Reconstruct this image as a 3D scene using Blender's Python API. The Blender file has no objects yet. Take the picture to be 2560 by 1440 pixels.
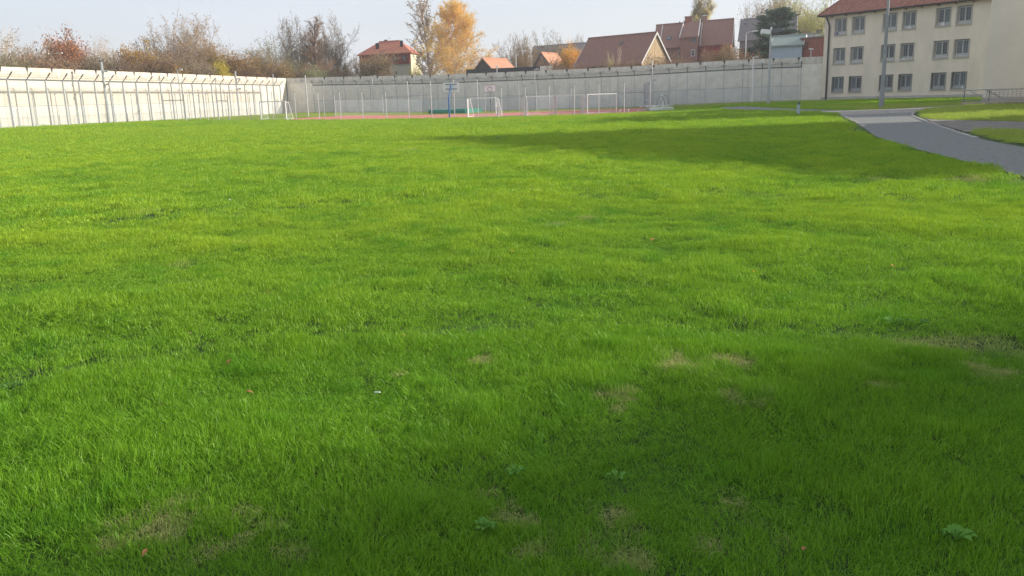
import bpy, math, random
import numpy as np
from mathutils import Vector
S = bpy.context.scene
C = S.collection
random.seed(7); RNG = np.random.default_rng(7)
# ------------------------------------------------------------------ camera
F = 2090.0; PIT = math.radians(12.8); ROL = math.radians(1.7); EYE = 1.75
fw = Vector((0, math.cos(PIT), -math.sin(PIT))); r0 = Vector((1, 0, 0)); u0 = Vector((0, math.sin(PIT), math.cos(PIT)))
rt = math.cos(ROL)*r0 - math.sin(ROL)*u0; up = math.sin(ROL)*r0 + math.cos(ROL)*u0
cam = bpy.data.objects.new('camera', bpy.data.cameras.new('camera')); C.objects.link(cam)
from mathutils import Matrix
m3 = Matrix((rt, up, -fw)).transposed()
cam.matrix_world = Matrix.Translation((0, 0, EYE)) @ m3.to_4x4()
cam.data.sensor_width = 36; cam.data.lens = F/2560*36; cam.data.clip_end = 3000; cam.data.clip_start = .05
S.camera = cam
# ------------------------------------------------------------------ light
SUN_AZ, SUN_EL = 8.0, 20.0     # azimuth counted from +X towards +Y
W = bpy.data.worlds.new('World'); S.world = W; W.use_nodes = True
wn = W.node_tree.nodes; wl = W.node_tree.links
bg = wn['Background']; bg.inputs[1].default_value = 0.083
sky = wn.new('ShaderNodeTexSky'); sky.sky_type = 'NISHITA'; sky.sun_disc = False
sky.sun_elevation = math.radians(SUN_EL); sky.sun_rotation = math.radians(90-SUN_AZ)
sky.air_density = 1.0; sky.dust_density = 1.6; sky.ozone_density = 1.2; sky.altitude = 300
# thin high veil of cloud, lightly streaked
tc = wn.new('ShaderNodeTexCoord'); mp = wn.new('ShaderNodeMapping'); mp.inputs['Scale'].default_value = (1.2, 1.2, 7)
nz = wn.new('ShaderNodeTexNoise'); nz.inputs['Scale'].default_value = 1.6; nz.inputs['Detail'].default_value = 5
rg = wn.new('ShaderNodeMapRange'); rg.inputs[1].default_value = .3; rg.inputs[2].default_value = .75
rg.inputs[3].default_value = .52; rg.inputs[4].default_value = .8
mxw = wn.new('ShaderNodeMix'); mxw.data_type = 'RGBA'
mxw.inputs[7].default_value = (5.7, 5.95, 6.7, 1)
wl.new(tc.outputs['Generated'], mp.inputs[0]); wl.new(mp.outputs[0], nz.inputs[0]); wl.new(nz.outputs[0], rg.inputs[0])
wl.new(rg.outputs[0], mxw.inputs[0]); wl.new(sky.outputs[0], mxw.inputs[6]); wl.new(mxw.outputs[2], bg.inputs[0])
sl = bpy.data.lights.new('sun', 'SUN'); sl.energy = 3.8; sl.angle = math.radians(1.6); sl.color = (1, .92, .79)
so = bpy.data.objects.new('sun', sl); C.objects.link(so)
sa, se = math.radians(SUN_AZ), math.radians(SUN_EL)
SUNV = Vector((math.cos(sa)*math.cos(se), math.sin(sa)*math.cos(se), math.sin(se)))
so.rotation_euler = SUNV.to_track_quat('Z', 'Y').to_euler()
S.view_settings.view_transform = 'Standard'; S.view_settings.look = 'None'; S.view_settings.gamma = 1
S.view_settings.use_curve_mapping = False; S.view_settings.exposure = 0.92
S.cycles.transparent_max_bounces = 16; S.cycles.max_bounces = 6
# ------------------------------------------------------------------ measuring helpers (photo pixels -> places)
def ray(x, y): return fw + rt*((x-1280)/F) + up*((720-y)/F)
def at(x, y, Y):
    d = ray(x, y); t = Y/d.y; return Vector((d.x*t, Y, EYE+d.z*t))
def smooth(a, b, x):
    t = np.clip((x-a)/(b-a), 0, 1); return t*t*(3-2*t)
LW0 = np.array((-44.85, 77.)); LW1 = np.array((-34.4, 135.3)); lwd = (LW1-LW0)/np.linalg.norm(LW1-LW0)
def lwdist(X, Y): return (X-LW0[0])*lwd[1] - (Y-LW0[1])*lwd[0]
def terr(X, Y):
    X = np.asarray(X, float); Y = np.asarray(Y, float)
    z = .38*(1-smooth(4, 28, lwdist(X, Y)))*smooth(20, 60, Y)
    z = z + .31*smooth(11, 34, X)*smooth(58, 96, Y)
    return z
def tz(X, Y): return float(terr(X, Y))
def gnd(x, y, dz=0.0):
    z = 0.
    d = ray(x, y)
    for _ in range(12):
        t = (z-EYE)/d.z; X, Y = d.x*t, d.y*t; z = .5*z+.5*tz(X, Y)
    return Vector((X, Y, tz(X, Y)+dz))
def height_for(px, py, P):          # height above P's ground of the ray through (px,py) at P's distance
    return at(px, py, P.y).z - P.z
# value noise
_T = RNG.random((256, 256))
def vnoise(x, y, s, o=0):
    x = np.asarray(x)/s+o*37.7+1000; y = np.asarray(y)/s+o*91.3+1000
    xi = np.floor(x).astype(int); yi = np.floor(y).astype(int); fx = x-xi; fy = y-yi
    fx = fx*fx*(3-2*fx); fy = fy*fy*(3-2*fy)
    g = lambda a, b: _T[a % 256, b % 256]
    return (g(xi, yi)*(1-fx)+g(xi+1, yi)*fx)*(1-fy)+(g(xi, yi+1)*(1-fx)+g(xi+1, yi+1)*fx)*fy
# ------------------------------------------------------------------ materials
def mat(name, col, rough=.8, var=.0, vscale=2.0, bump=0., bscale=20., metal=0., spec=.3, stain=None, stretch=(1, 1, 1), col2=None):
    m = bpy.data.materials.new(name); m.use_nodes = True; n = m.node_tree.nodes; l = m.node_tree.links
    b = n['Principled BSDF']; b.inputs['Base Color'].default_value = (*col, 1); b.inputs['Roughness'].default_value = rough
    b.inputs['Metallic'].default_value = metal; b.inputs['Specular IOR Level'].default_value = spec
    if var or bump:
        g = n.new('ShaderNodeNewGeometry'); mp = n.new('ShaderNodeMapping'); mp.inputs['Scale'].default_value = stretch
        l.new(g.outputs['Position'], mp.inputs[0])
    if var:
        t = n.new('ShaderNodeTexNoise'); t.inputs['Scale'].default_value = vscale; t.inputs['Detail'].default_value = 6; t.inputs['Roughness'].default_value = .65
        l.new(mp.outputs[0], t.inputs[0])
        mx = n.new('ShaderNodeMix'); mx.data_type = 'RGBA'
        c2 = col2 or tuple(c*(1-var) for c in col); c1 = col if col2 else tuple(min(1, c*(1+var)) for c in col)
        mx.inputs[6].default_value = (*c1, 1); mx.inputs[7].default_value = (*c2, 1)
        r = n.new('ShaderNodeMapRange'); r.inputs[1].default_value = .3; r.inputs[2].default_value = .7
        l.new(t.outputs[0], r.inputs[0]); l.new(r.outputs[0], mx.inputs[0]); l.new(mx.outputs[2], b.inputs['Base Color'])
    if bump:
        t2 = n.new('ShaderNodeTexNoise'); t2.inputs['Scale'].default_value = bscale; t2.inputs['Detail'].default_value = 4
        bu = n.new('ShaderNodeBump'); bu.inputs['Strength'].default_value = bump; bu.inputs['Distance'].default_value = .02
        l.new(mp.outputs[0], t2.inputs[0]); l.new(t2.outputs[0], bu.inputs['Height']); l.new(bu.outputs[0], b.inputs['Normal'])
    return m
def net_mat(name, col, cover):
    m = bpy.data.materials.new(name); m.use_nodes = True; n = m.node_tree.nodes; l = m.node_tree.links
    b = n['Principled BSDF']; b.inputs['Base Color'].default_value = (*col, 1); b.inputs['Roughness'].default_value = .6
    t = n.new('ShaderNodeBsdfTransparent'); mx = n.new('ShaderNodeMixShader'); mx.inputs[0].default_value = cover
    l.new(t.outputs[0], mx.inputs[1]); l.new(b.outputs[0], mx.inputs[2]); l.new(mx.outputs[0], n['Material Output'].inputs[0])
    return m
def leaf_mat(name, col, col2, trans=.35):
    m = bpy.data.materials.new(name); m.use_nodes = True; n = m.node_tree.nodes; l = m.node_tree.links
    n.remove(n['Principled BSDF'])
    g = n.new('ShaderNodeNewGeometry')
    mx = n.new('ShaderNodeMix'); mx.data_type = 'RGBA'; mx.inputs[6].default_value = (*col, 1); mx.inputs[7].default_value = (*col2, 1)
    d = n.new('ShaderNodeBsdfDiffuse'); t = n.new('ShaderNodeBsdfTranslucent'); ms = n.new('ShaderNodeMixShader'); ms.inputs[0].default_value = trans
    l.new(g.outputs['Random Per Island'], mx.inputs[0])
    l.new(mx.outputs[2], d.inputs[0]); l.new(mx.outputs[2], t.inputs[0]); l.new(d.outputs[0], ms.inputs[1]); l.new(t.outputs[0], ms.inputs[2])
    l.new(ms.outputs[0], n['Material Output'].inputs[0]); return m
# ------------------------------------------------------------------ mesh building
class MB:
    def __init__(s): s.v = []; s.f = []
    def quad(s, *p):
        i = len(s.v); s.v += [tuple(q) for q in p]; s.f.append(tuple(range(i, i+len(p))))
    poly = quad
    def box(s, x0, x1, y0, y1, z0, z1):
        i = len(s.v); s.v += [(x, y, z) for z in (z0, z1) for y in (y0, y1) for x in (x0, x1)]
        s.f += [tuple(i+k for k in q) for q in ((0, 2, 3, 1), (4, 5, 7, 6), (0, 1, 5, 4), (2, 6, 7, 3), (0, 4, 6, 2), (1, 3, 7, 5))]
    def obox(s, o, a, b, c):      # corner o, edge vectors a b c
        o, a, b, c = map(Vector, (o, a, b, c)); i = len(s.v)
        s.v += [tuple(o+a*x+b*y+c*z) for z in (0, 1) for y in (0, 1) for x in (0, 1)]
        s.f += [tuple(i+k for k in q) for q in ((0, 2, 3, 1), (4, 5, 7, 6), (0, 1, 5, 4), (2, 6, 7, 3), (0, 4, 6, 2), (1, 3, 7, 5))]
    def tube(s, p, q, r, r2=None, n=6, cap=True):
        p = Vector(p); q = Vector(q); r2 = r if r2 is None else r2; d = (q-p).normalized()
        a = d.orthogonal().normalized(); b = d.cross(a); i = len(s.v)
        for P, R in ((p, r), (q, r2)):
            for k in range(n):
                t = 2*math.pi*k/n+.3; s.v.append(tuple(P+(a*math.cos(t)+b*math.sin(t))*R))
        for k in range(n): s.f.append((i+k, i+(k+1) % n, i+n+(k+1) % n, i+n+k))
        if cap: s.f.append(tuple(i+k for k in reversed(range(n)))); s.f.append(tuple(i+n+k for k in range(n)))
    def path(s, pts, r, n=6):
        for a, b in zip(pts, pts[1:]): s.tube(a, b, r, n=n)
    def build(s, name, m, parent=None, sub=(0, 0, 0), smooth=False):
        me = bpy.data.meshes.new(name)
        o = parent
        while o is not None: sub = Vector(sub)+o.location; o = o.parent
        sub = tuple(sub)
        vs = s.v if sub == (0, 0, 0) else [(a-sub[0], b-sub[1], c-sub[2]) for a, b, c in s.v]
        me.from_pydata(vs, [], s.f); me.update()
        if smooth: me.polygons.foreach_set('use_smooth', [True]*len(me.polygons))
        me.materials.append(m)
        ob = bpy.data.objects.new(name, me); C.objects.link(ob); ob.parent = parent; return ob
def tag(o, label=None, cat=None, group=None, kind=None):
    if label: o['label'] = label
    if cat: o['category'] = cat
    if group: o['group'] = group
    if kind: o['kind'] = kind
    return o
def thing(name, label, cat, loc=(0, 0, 0), group=None):
    o = bpy.data.objects.new(name, None); C.objects.link(o); o.location = loc; o.empty_display_size = .3
    return tag(o, label, cat, group)
def dup(root, loc, label, group=None, rotz=0, scale=None):
    r = root.copy(); C.objects.link(r); r.location = loc; r.rotation_euler = (0, 0, rotz); r['label'] = label
    if scale: r.scale = scale
    if group: r['group'] = group
    for ch in list(root.children):
        c = ch.copy(); C.objects.link(c); c.parent = r
        for g in ch.children:
            d = g.copy(); C.objects.link(d); d.parent = c
    return r
def mesh_np(name, V, faces, m):
    me = bpy.data.meshes.new(name); me.from_pydata(V, [], faces); me.materials.append(m); return me
M = dict(
 soil=mat('soil', (.045, .085, .018), .95, .4, 3, .5, 30),
 asphalt=mat('asphalt', (.185, .195, .185), .9, .30, 5.5, .4, 90),
 asphalt_old=mat('asphalt_old', (.20, .185, .16), .92, .3, 1.5, .4, 60),
 slabs=mat('paving', (.30, .28, .25), .9, .22, 1.5, .3, 40),
 kerb=mat('kerb_stone', (.40, .385, .35), .85, .3, 6, .3, 40),
 tartan=mat('tartan', (.52, .19, .145), .9, .12, .4, .2, 80),
 line=mat('line_paint', (.72, .70, .66), .8, .1, 3),
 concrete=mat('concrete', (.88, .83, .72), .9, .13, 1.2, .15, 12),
 concrete_sunlit=mat('sunlit_concrete', (.70, .625, .52), .9, .14, 1.2, .15, 12, stretch=(1, 1, .5)),  # copy of the wall concrete for the lit side, sun's warmth in its colour
 coping_sunlit=mat('sunlit_coping_concrete', (.74, .68, .58), .9, .32, 2.2, .15, 12, stretch=(1, 1, .35), col2=(.52, .44, .35)),  # lit-side copy of the coping, warm sunlight put into its tone
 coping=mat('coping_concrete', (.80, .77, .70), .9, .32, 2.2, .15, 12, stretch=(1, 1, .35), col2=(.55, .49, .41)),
 notch=mat('notch_dark', (.055, .058, .062), .8),
 galv=mat('galvanised_steel', (.45, .47, .49), .45, .12, 3, metal=.55),
 galv_dark=mat('dark_galvanised_steel', (.13, .14, .15), .6, metal=.3),
 galv_light=mat('light_galvanised_steel', (.50, .51, .51), .5, .1, 3, metal=.2),
 galv_post=mat('weathered_galvanised_steel', (.27, .29, .31), .6, .12, 3),
 white=mat('white_paint', (.84, .84, .83), .5, .05, 3),
 black=mat('black_cap', (.02, .02, .022), .5),
 blue=mat('blue_paint', (.03, .14, .36), .4),
 teal=mat('teal_tarpaulin', (.012, .24, .17), .45, .25, 2, .6, 6),
 cream=mat('render_beige', (.81, .71, .58), .92, .09, 1.0, .35, 25, stretch=(1, 1, .3)),
 cream_skylit=mat('render_skylit', (.81, .765, .68), .92, .05, .5, .3, 25),  # paler copy of the beige render, extra sky light put into its colour
 plinth=mat('plinth', (.50, .47, .42), .9, .15, 1.5),
 rooftile=mat('clay_tile', (.46, .20, .13), .8, .45, 2.5, .1, 30, col2=(.22, .095, .075)),
 roofred=mat('red_roof', (.44, .16, .10), .85, .14, 1.5, .5, 5),
 mansard=mat('mansard_tile', (.24, .040, .030), .8, .15, 1.5),
 rooforange=mat('orange_roof', (.50, .25, .155), .85, .14, 1.0, .4, 5),
 roofbrown=mat('brown_roof', (.30, .165, .13), .88, .22, 2.0, .5, 6, col2=(.22, .115, .092)),
 roofgrey=mat('grey_roof', (.19, .17, .165), .88, .25, 2.0, .4, 6),
 roofblack=mat('tar_roof', (.05, .052, .058), .85, .2, 1),
 roofgreen=mat('green_sheet_roof', (.27, .33, .29), .7, .1, 2),
 wallsunlit=mat('sunlit_cream_render', (.66, .60, .42), .9, .05, 1),  # lit-side copy of the house's cream render, sunlight put into the colour
 wallolive=mat('cream_render', (.50, .47, .37), .9, .05, 1),
 wood=mat('timber_pale', (.46, .33, .19), .8, .3, 3, .3, 20, stretch=(6, 6, .5)),
 woodark=mat('timber_dark', (.085, .070, .060), .8, .3, 3, stretch=(6, 6, .5)),
 brick=mat('brick_red', (.33, .13, .095), .9, .2, 3, .2, 30),
 brickbrown=mat('brick_brown', (.31, .17, .14), .9, .2, 3, .2, 30),
 redwall=mat('dark_red_render', (.27, .022, .028), .8, .1, 1),
 bluewall=mat('blue_render', (.42, .50, .58), .85, .06, 1),
 greyplaster=mat('grey_plaster', (.22, .22, .23), .9, .1, 1),
 verge=mat('white_verge', (.62, .61, .58), .7),
 glass=mat('window_glass', (.04, .05, .065), .12, spec=.6),
 blind=mat('blind', (.17, .19, .215), .6, .1, 4),
 frame=mat('window_frame', (.62, .62, .60), .5),
 surround=mat('window_surround', (.50, .48, .44), .8),
 reveal=mat('window_reveal', (.26, .24, .215), .8),
 bark=mat('bark', (.23, .175, .125), .95, .25, 3),
 barkpale=mat('bark_pale', (.52, .44, .37), .95, .25, 3),
 barkdark=mat('bark_dark', (.12, .10, .09), .95, .2, 3),
 timberbeam=mat('weathered_log', (.34, .30, .25), .9, .45, 6, .6, 20, stretch=(.4, 3, 3)),
 net_low=net_mat('mesh_lower', (.62, .68, .72), .26), net_up=net_mat('mesh_upper', (.50, .50, .48), .09),
 net_band=net_mat('razor_mesh', (.45, .46, .47), .30), net_goal=net_mat('ball_net', (.55, .6, .66), .10),
 net_panel=net_mat('panel_mesh', (.22, .28, .36), .55), net_grid=net_mat('rail_mesh', (.3, .3, .3), .1),
)
# ------------------------------------------------------------------ ground
def grid_mesh(name, xs, ys, zf, m):
    X, Y = np.meshgrid(xs, ys); Z = zf(X, Y); V = np.stack([X.ravel(), Y.ravel(), Z.ravel()], 1)
    nx, ny = len(xs), len(ys); i = np.arange(nx*ny).reshape(ny, nx)
    Fc = np.stack([i[:-1, :-1].ravel(), i[:-1, 1:].ravel(), i[1:, 1:].ravel(), i[1:, :-1].ravel()], 1)
    me = bpy.data.meshes.new(name); me.from_pydata(V.tolist(), [], Fc.tolist()); me.materials.append(m)
    o = bpy.data.objects.new(name, me); C.objects.link(o); return o
xs = np.concatenate([[-2500, -900, -300, -120, -80], np.arange(-60, 61, 1.5), [80, 120, 300, 900, 2500]])
ys = np.concatenate([[-2000, -400, -100, -30], np.arange(-10, 146, 1.5), [160, 250, 600, 2600]])
tag(grid_mesh('ground', xs, ys, lambda X, Y: terr(X, Y)*(1-smooth(146, 160, Y))-.02, M['soil']), kind='structure')
# paths: strips between two edges read off the photo
def strip(name, L, R, m, dz, n=24, kind='structure'):
    def resample(pts):
        P = [gnd(*p) for p in pts]; d = [0]
        for a, b in zip(P, P[1:]): d.append(d[-1]+(b-a).length)
        return [Vector(tuple(np.interp(t*d[-1], d, [q[k] for q in P]) for k in range(3))) for t in np.linspace(0, 1, n)]
    A, B = resample(L), resample(R); mb = MB()
    k = 6; V = []
    for a, b in zip(A, B):
        for j in range(k+1):
            q = a.lerp(b, j/k); V.append((q.x, q.y, tz(q.x, q.y)+dz))
    Fc = [(i*(k+1)+j, i*(k+1)+j+1, (i+1)*(k+1)+j+1, (i+1)*(k+1)+j) for i in range(n-1) for j in range(k)]
    mb.v = V; mb.f = Fc; o = mb.build(name, m); tag(o, kind=kind); POLYS.append([(a.x, a.y) for a in A]+[(b.x, b.y) for b in reversed(B)])
    return o, A, B
POLYS = []
pathL = [(2101, 287.7), (2119, 298), (2145, 311), (2168, 326), (2187, 341), (2222, 354), (2287, 373), (2390, 399), (2493, 425), (2580, 449), (2760, 500), (3100, 610)]
pathR = [(2287, 281), (2283, 289), (2302, 298), (2356, 317), (2403, 333), (2467, 352), (2560, 369), (2700, 385), (2900, 405), (3300, 450)]
path, PA, PB = strip('path', pathL, pathR, M['asphalt'], .012, 40)
crossT = [(2042, 277.6), (2113, 276.5), (2209, 273.5), (2290, 269.5), (2350, 266), (2403, 263), (2480, 261)]
crossB = [(2042, 282.5), (2118, 287.6), (2190, 285), (2287, 281), (2340, 274), (2405, 267.5), (2480, 264)]
strip('cross_path', crossT, crossB, M['slabs'], .016, 24)
strip('footpath', [(1800, 268.5), (1858, 265.8), (1880, 267), (1950, 270.5), (2042, 274.2), (2113, 276.4)],
      [(1791, 272), (1830, 275.5), (1891, 278.3), (1960, 280.2), (2042, 281.8), (2100, 284)], M['asphalt'], .008, 24)
strip('side_path', [(2312, 295.5), (2338, 299), (2430, 301.5), (2560, 304), (2800, 308)],
      [(2330, 306), (2415, 330.5), (2467, 326.5), (2560, 326), (2800, 330)], M['asphalt_old'], .008, 20)
strip('lawn_edge_kerb', [(1622, 280), (1700, 276.6), (1791, 270.8)], [(1622, 281), (1700, 277.5), (1791, 272)], M['slabs'], .02, 12)
# kerb stones, one object each
def kerb(pts, step, width, side, hgt, maxn=90):
    d = 0; n = 0
    for a, b in zip(pts, pts[1:]):
        L = (b-a).length; t = (b-a)/L
        while d < L and n < maxn:
            p = a+t*d; nrm = Vector((-t.y, t.x, 0))*side
            ln = step*random.uniform(.95, .985); mb = MB()
            dz = tz(p.x, p.y); h = hgt*random.uniform(.6, 1.3); w = width*random.uniform(.94, 1.06)
            mb.obox((p.x, p.y, dz-.06), t*ln, nrm*w, (0, 0, .06+h))
            o = mb.build('kerb_stone', M['kerb'], path); n += 1
            d += step
        d -= L
kerb(PA[:16], .34, .17, 1, .05, 110); kerb(PB[:28], .36, .14, -1, .045, 130)
for seq in (crossB[1:4],):
    kerb([gnd(*q) for q in seq], .42, .16, 1, .03)
# the tartan court
court_px_front = [(723, 299.8), (799, 300.4), (908, 299.0), (1023, 297.2), (1196, 293.8), (1314, 291.4), (1436, 288.2), (1560, 283.4), (1622, 280.3)]
court_px_back = [(735, 296.5), (870, 289), (960, 288.3), (1072, 287), (1160, 285.5), (1255, 282.6), (1400, 277.3), (1540, 272.4), (1611, 269.6)]
court, CA, CB = strip('sports_court', court_px_front, court_px_back, M['tartan'], .012, 30)
def court_line(p, q, w=.07):
    a, b = gnd(*p), gnd(*q); t = (b-a).normalized(); nn = Vector((-t.y, t.x, 0))*w; mb = MB(); k = 8
    for i in range(k):
        u, v = a.lerp(b, i/k), a.lerp(b, (i+1)/k)
        for z in (u, v): z.z = tz(z.x, z.y)+.02
        mb.quad(u-nn, v-nn, v+nn, u+nn)
    mb.build('court_line', M['line'], court)
for p, q in (((1200, 288.5), (1265, 282.8)), ((1290, 290.4), (1352, 281.3)), ((1180, 286.5), (1220, 285)), ((1352, 281.3), (1300, 282.3)), ((1250, 290.6), (1320, 288.6)),
             ((1450, 280.8), (1458, 279)), ((1549, 279.6), (1553, 273.6)), ((1571, 279), (1572.3, 272)), ((1230, 284.7), (1292, 282.3)), ((820, 296), (1120, 292)), ((1611, 270.2), (1618, 277.6)), ((1000, 291.5), (1150, 289))):
    court_line(p, q)
tag(strip('court_edging', [(727, 300.2), (1023, 297.3), (1196, 293.9), (1436, 288.3), (1622, 280.4)], [(727, 301.0), (1023, 298.2), (1196, 294.8), (1436, 289.2), (1622, 281.2)], M['slabs'], .02, 20)[0], kind='structure')
strip('strip_paving', [(520, 299.8), (620, 299.3), (727, 298.6)], [(520, 301.3), (620, 300.6), (727, 299.8)], M['slabs'], .02, 10)

# ------------------------------------------------------------------ grass
def inpoly(X, Y, poly):
    c = np.zeros(X.shape, bool); n = len(poly); j = n-1
    for i in range(n):
        xi, yi = poly[i]; xj, yj = poly[j]
        if yi != yj:
            c ^= ((yi > Y) != (yj > Y)) & (X < (xj-xi)*(Y-yi)/(yj-yi)+xi)
        j = i
    return c
def clump(n, rad, h, w, seg, seed, lean=.5, flat=False):
    g = np.random.default_rng(seed); V = []; Fc = []; T = []; R = []
    for _ in range(n):
        a = g.random()*6.283; rr = rad*math.sqrt(g.random()); x, y = rr*math.cos(a), rr*math.sin(a)
        H = h*g.uniform(.45, 1.1)*(1.75 if g.random() < .07 else 1); az = g.random()*6.283; ln = lean*g.uniform(.2, 1.5); cur = g.uniform(.2, 1.3)
        dx, dy = math.cos(az), math.sin(az); ws = g.random()*6.283; sx, sy = math.cos(ws)*w/2, math.sin(ws)*w/2
        rv = g.random(); i = len(V); th = ln*.4; px = py = pz = 0.
        for k in range(seg+1):
            t = k/seg; wk = (1-t**1.6)
            if k < seg: V.append((x+px-sx*wk, y+py-sy*wk, pz)); V.append((x+px+sx*wk, y+py+sy*wk, pz)); T += [t, t]; R += [rv, rv]
            else: V.append((x+px, y+py, pz)); T.append(1); R.append(rv)
            s = H/seg; px += dx*math.sin(th)*s; py += dy*math.sin(th)*s; pz = max(pz+math.cos(th)*s, .001); th += cur*ln
        for k in range(seg-1): Fc.append((i+2*k, i+2*k+1, i+2*k+3, i+2*k+2))
        Fc.append((i+2*seg-2, i+2*seg-1, i+2*seg))
    me = bpy.data.meshes.new('grass_clump'); me.from_pydata(V, [], Fc)
    for nm, d in (('t', T), ('rv', R)):
        at_ = me.attributes.new(nm, 'FLOAT', 'POINT'); at_.data.foreach_set('value', np.array(d, np.float32))
    return me
gm = bpy.data.materials.new('grass_blades'); gm.use_nodes = True; n = gm.node_tree.nodes; l = gm.node_tree.links; n.remove(n['Principled BSDF'])
def attr(nm, ty='GEOMETRY'):
    a = n.new('ShaderNodeAttribute'); a.attribute_name = nm; a.attribute_type = ty; return a.outputs['Fac']
def mixc(f, a, b):
    x = n.new('ShaderNodeMix'); x.data_type = 'RGBA'
    if isinstance(f, float): x.inputs[0].default_value = f
    else: l.new(f, x.inputs[0])
    for k, v in ((6, a), (7, b)):
        if isinstance(v, tuple): x.inputs[k].default_value = (*v, 1)
        else: l.new(v, x.inputs[k])
    return x.outputs[2]
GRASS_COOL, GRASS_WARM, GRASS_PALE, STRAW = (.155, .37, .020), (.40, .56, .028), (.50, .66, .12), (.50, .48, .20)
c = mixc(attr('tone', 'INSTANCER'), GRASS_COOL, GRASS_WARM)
rr_ = n.new('ShaderNodeMapRange'); l.new(attr('rv'), rr_.inputs[0]); rr_.inputs[1].default_value = .8; rr_.inputs[2].default_value = 1.; rr_.inputs[4].default_value = .6
c = mixc(rr_.outputs[0], c, GRASS_PALE)
dk = n.new('ShaderNodeMapRange'); l.new(attr('rv'), dk.inputs[0]); dk.inputs[1].default_value = 0; dk.inputs[2].default_value = .45; dk.inputs[3].default_value = .55; dk.inputs[4].default_value = 0
c = mixc(dk.outputs[0], c, (.055, .15, .015))
c = mixc(attr('dry', 'INSTANCER'), c, STRAW)
df = n.new('ShaderNodeBsdfDiffuse'); tr = n.new('ShaderNodeBsdfTranslucent'); ms = n.new('ShaderNodeMixShader'); ms.inputs[0].default_value = .32
gl = n.new('ShaderNodeBsdfGlossy'); gl.inputs['Roughness'].default_value = .42; gl.inputs[0].default_value = (.8, .85, .8, 1); m2 = n.new('ShaderNodeMixShader'); m2.inputs[0].default_value = .018
for a in (df, tr): l.new(c, a.inputs[0])
l.new(df.outputs[0], ms.inputs[1]); l.new(tr.outputs[0], ms.inputs[2]); l.new(ms.outputs[0], m2.inputs[1]); l.new(gl.outputs[0], m2.inputs[2]); l.new(m2.outputs[0], n['Material Output'].inputs[0])
gcol = bpy.data.collections.new('grass_clumps')
specs = [('a', 21, .050, .047, .0027, 3, 6, .95), ('b', 34, .080, .040, .0034, 3, 5, .8), ('c', 66, .16, .042, .0058, 2, 5, .65), ('d', 130, .34, .050, .014, 2, 4, .8), ('e', 70, .06, .022, .0028, 2, 4, 1.7)]
base_idx = {}; ci = 0
for nm, nb, rad, h, w, seg, var, ln in specs:
    base_idx[nm] = (ci, var)
    for k in range(var):
        me = clump(nb, rad, h, w, seg, hash((ord(nm), k)) % 9999, ln); me.materials.append(gm)
        gcol.objects.link(bpy.data.objects.new('%02d_clump' % ci, me)); ci += 1
DRY_PX = [(560, 1372, .10), (395, 1372, .09), (265, 1432, .09), (1575, 1325, .10), (1430, 1300, .07), (1225, 1275, .08), (1480, 1430, .09), (1570, 1428, .10), (1310, 1420, .06), (780, 1410, .06), (1690, 930, .17), (1735, 945, .12), (1850, 925, .12),
          (1890, 1022, .12), (1510, 1015, .13), (1845, 1308, .08), (1740, 1350, .11), (2450, 932, .20), (2200, 980, .08), (990, 932, .08), (1225, 905, .10), (2410, 455, .45), (350, 1330, .1), (420, 1310, .1), (1420, 1350, .07), (1290, 1320, .08)]
def sector(r0_, r1_, dens, half=40.):
    A = math.radians(half); area = (r1_**2-r0_**2)*A; N = int(area*dens)
    r = np.sqrt(RNG.uniform(r0_**2, r1_**2, N)); a = RNG.uniform(-A, A, N); return r*np.sin(a), r*np.cos(a)
pts = []
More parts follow.
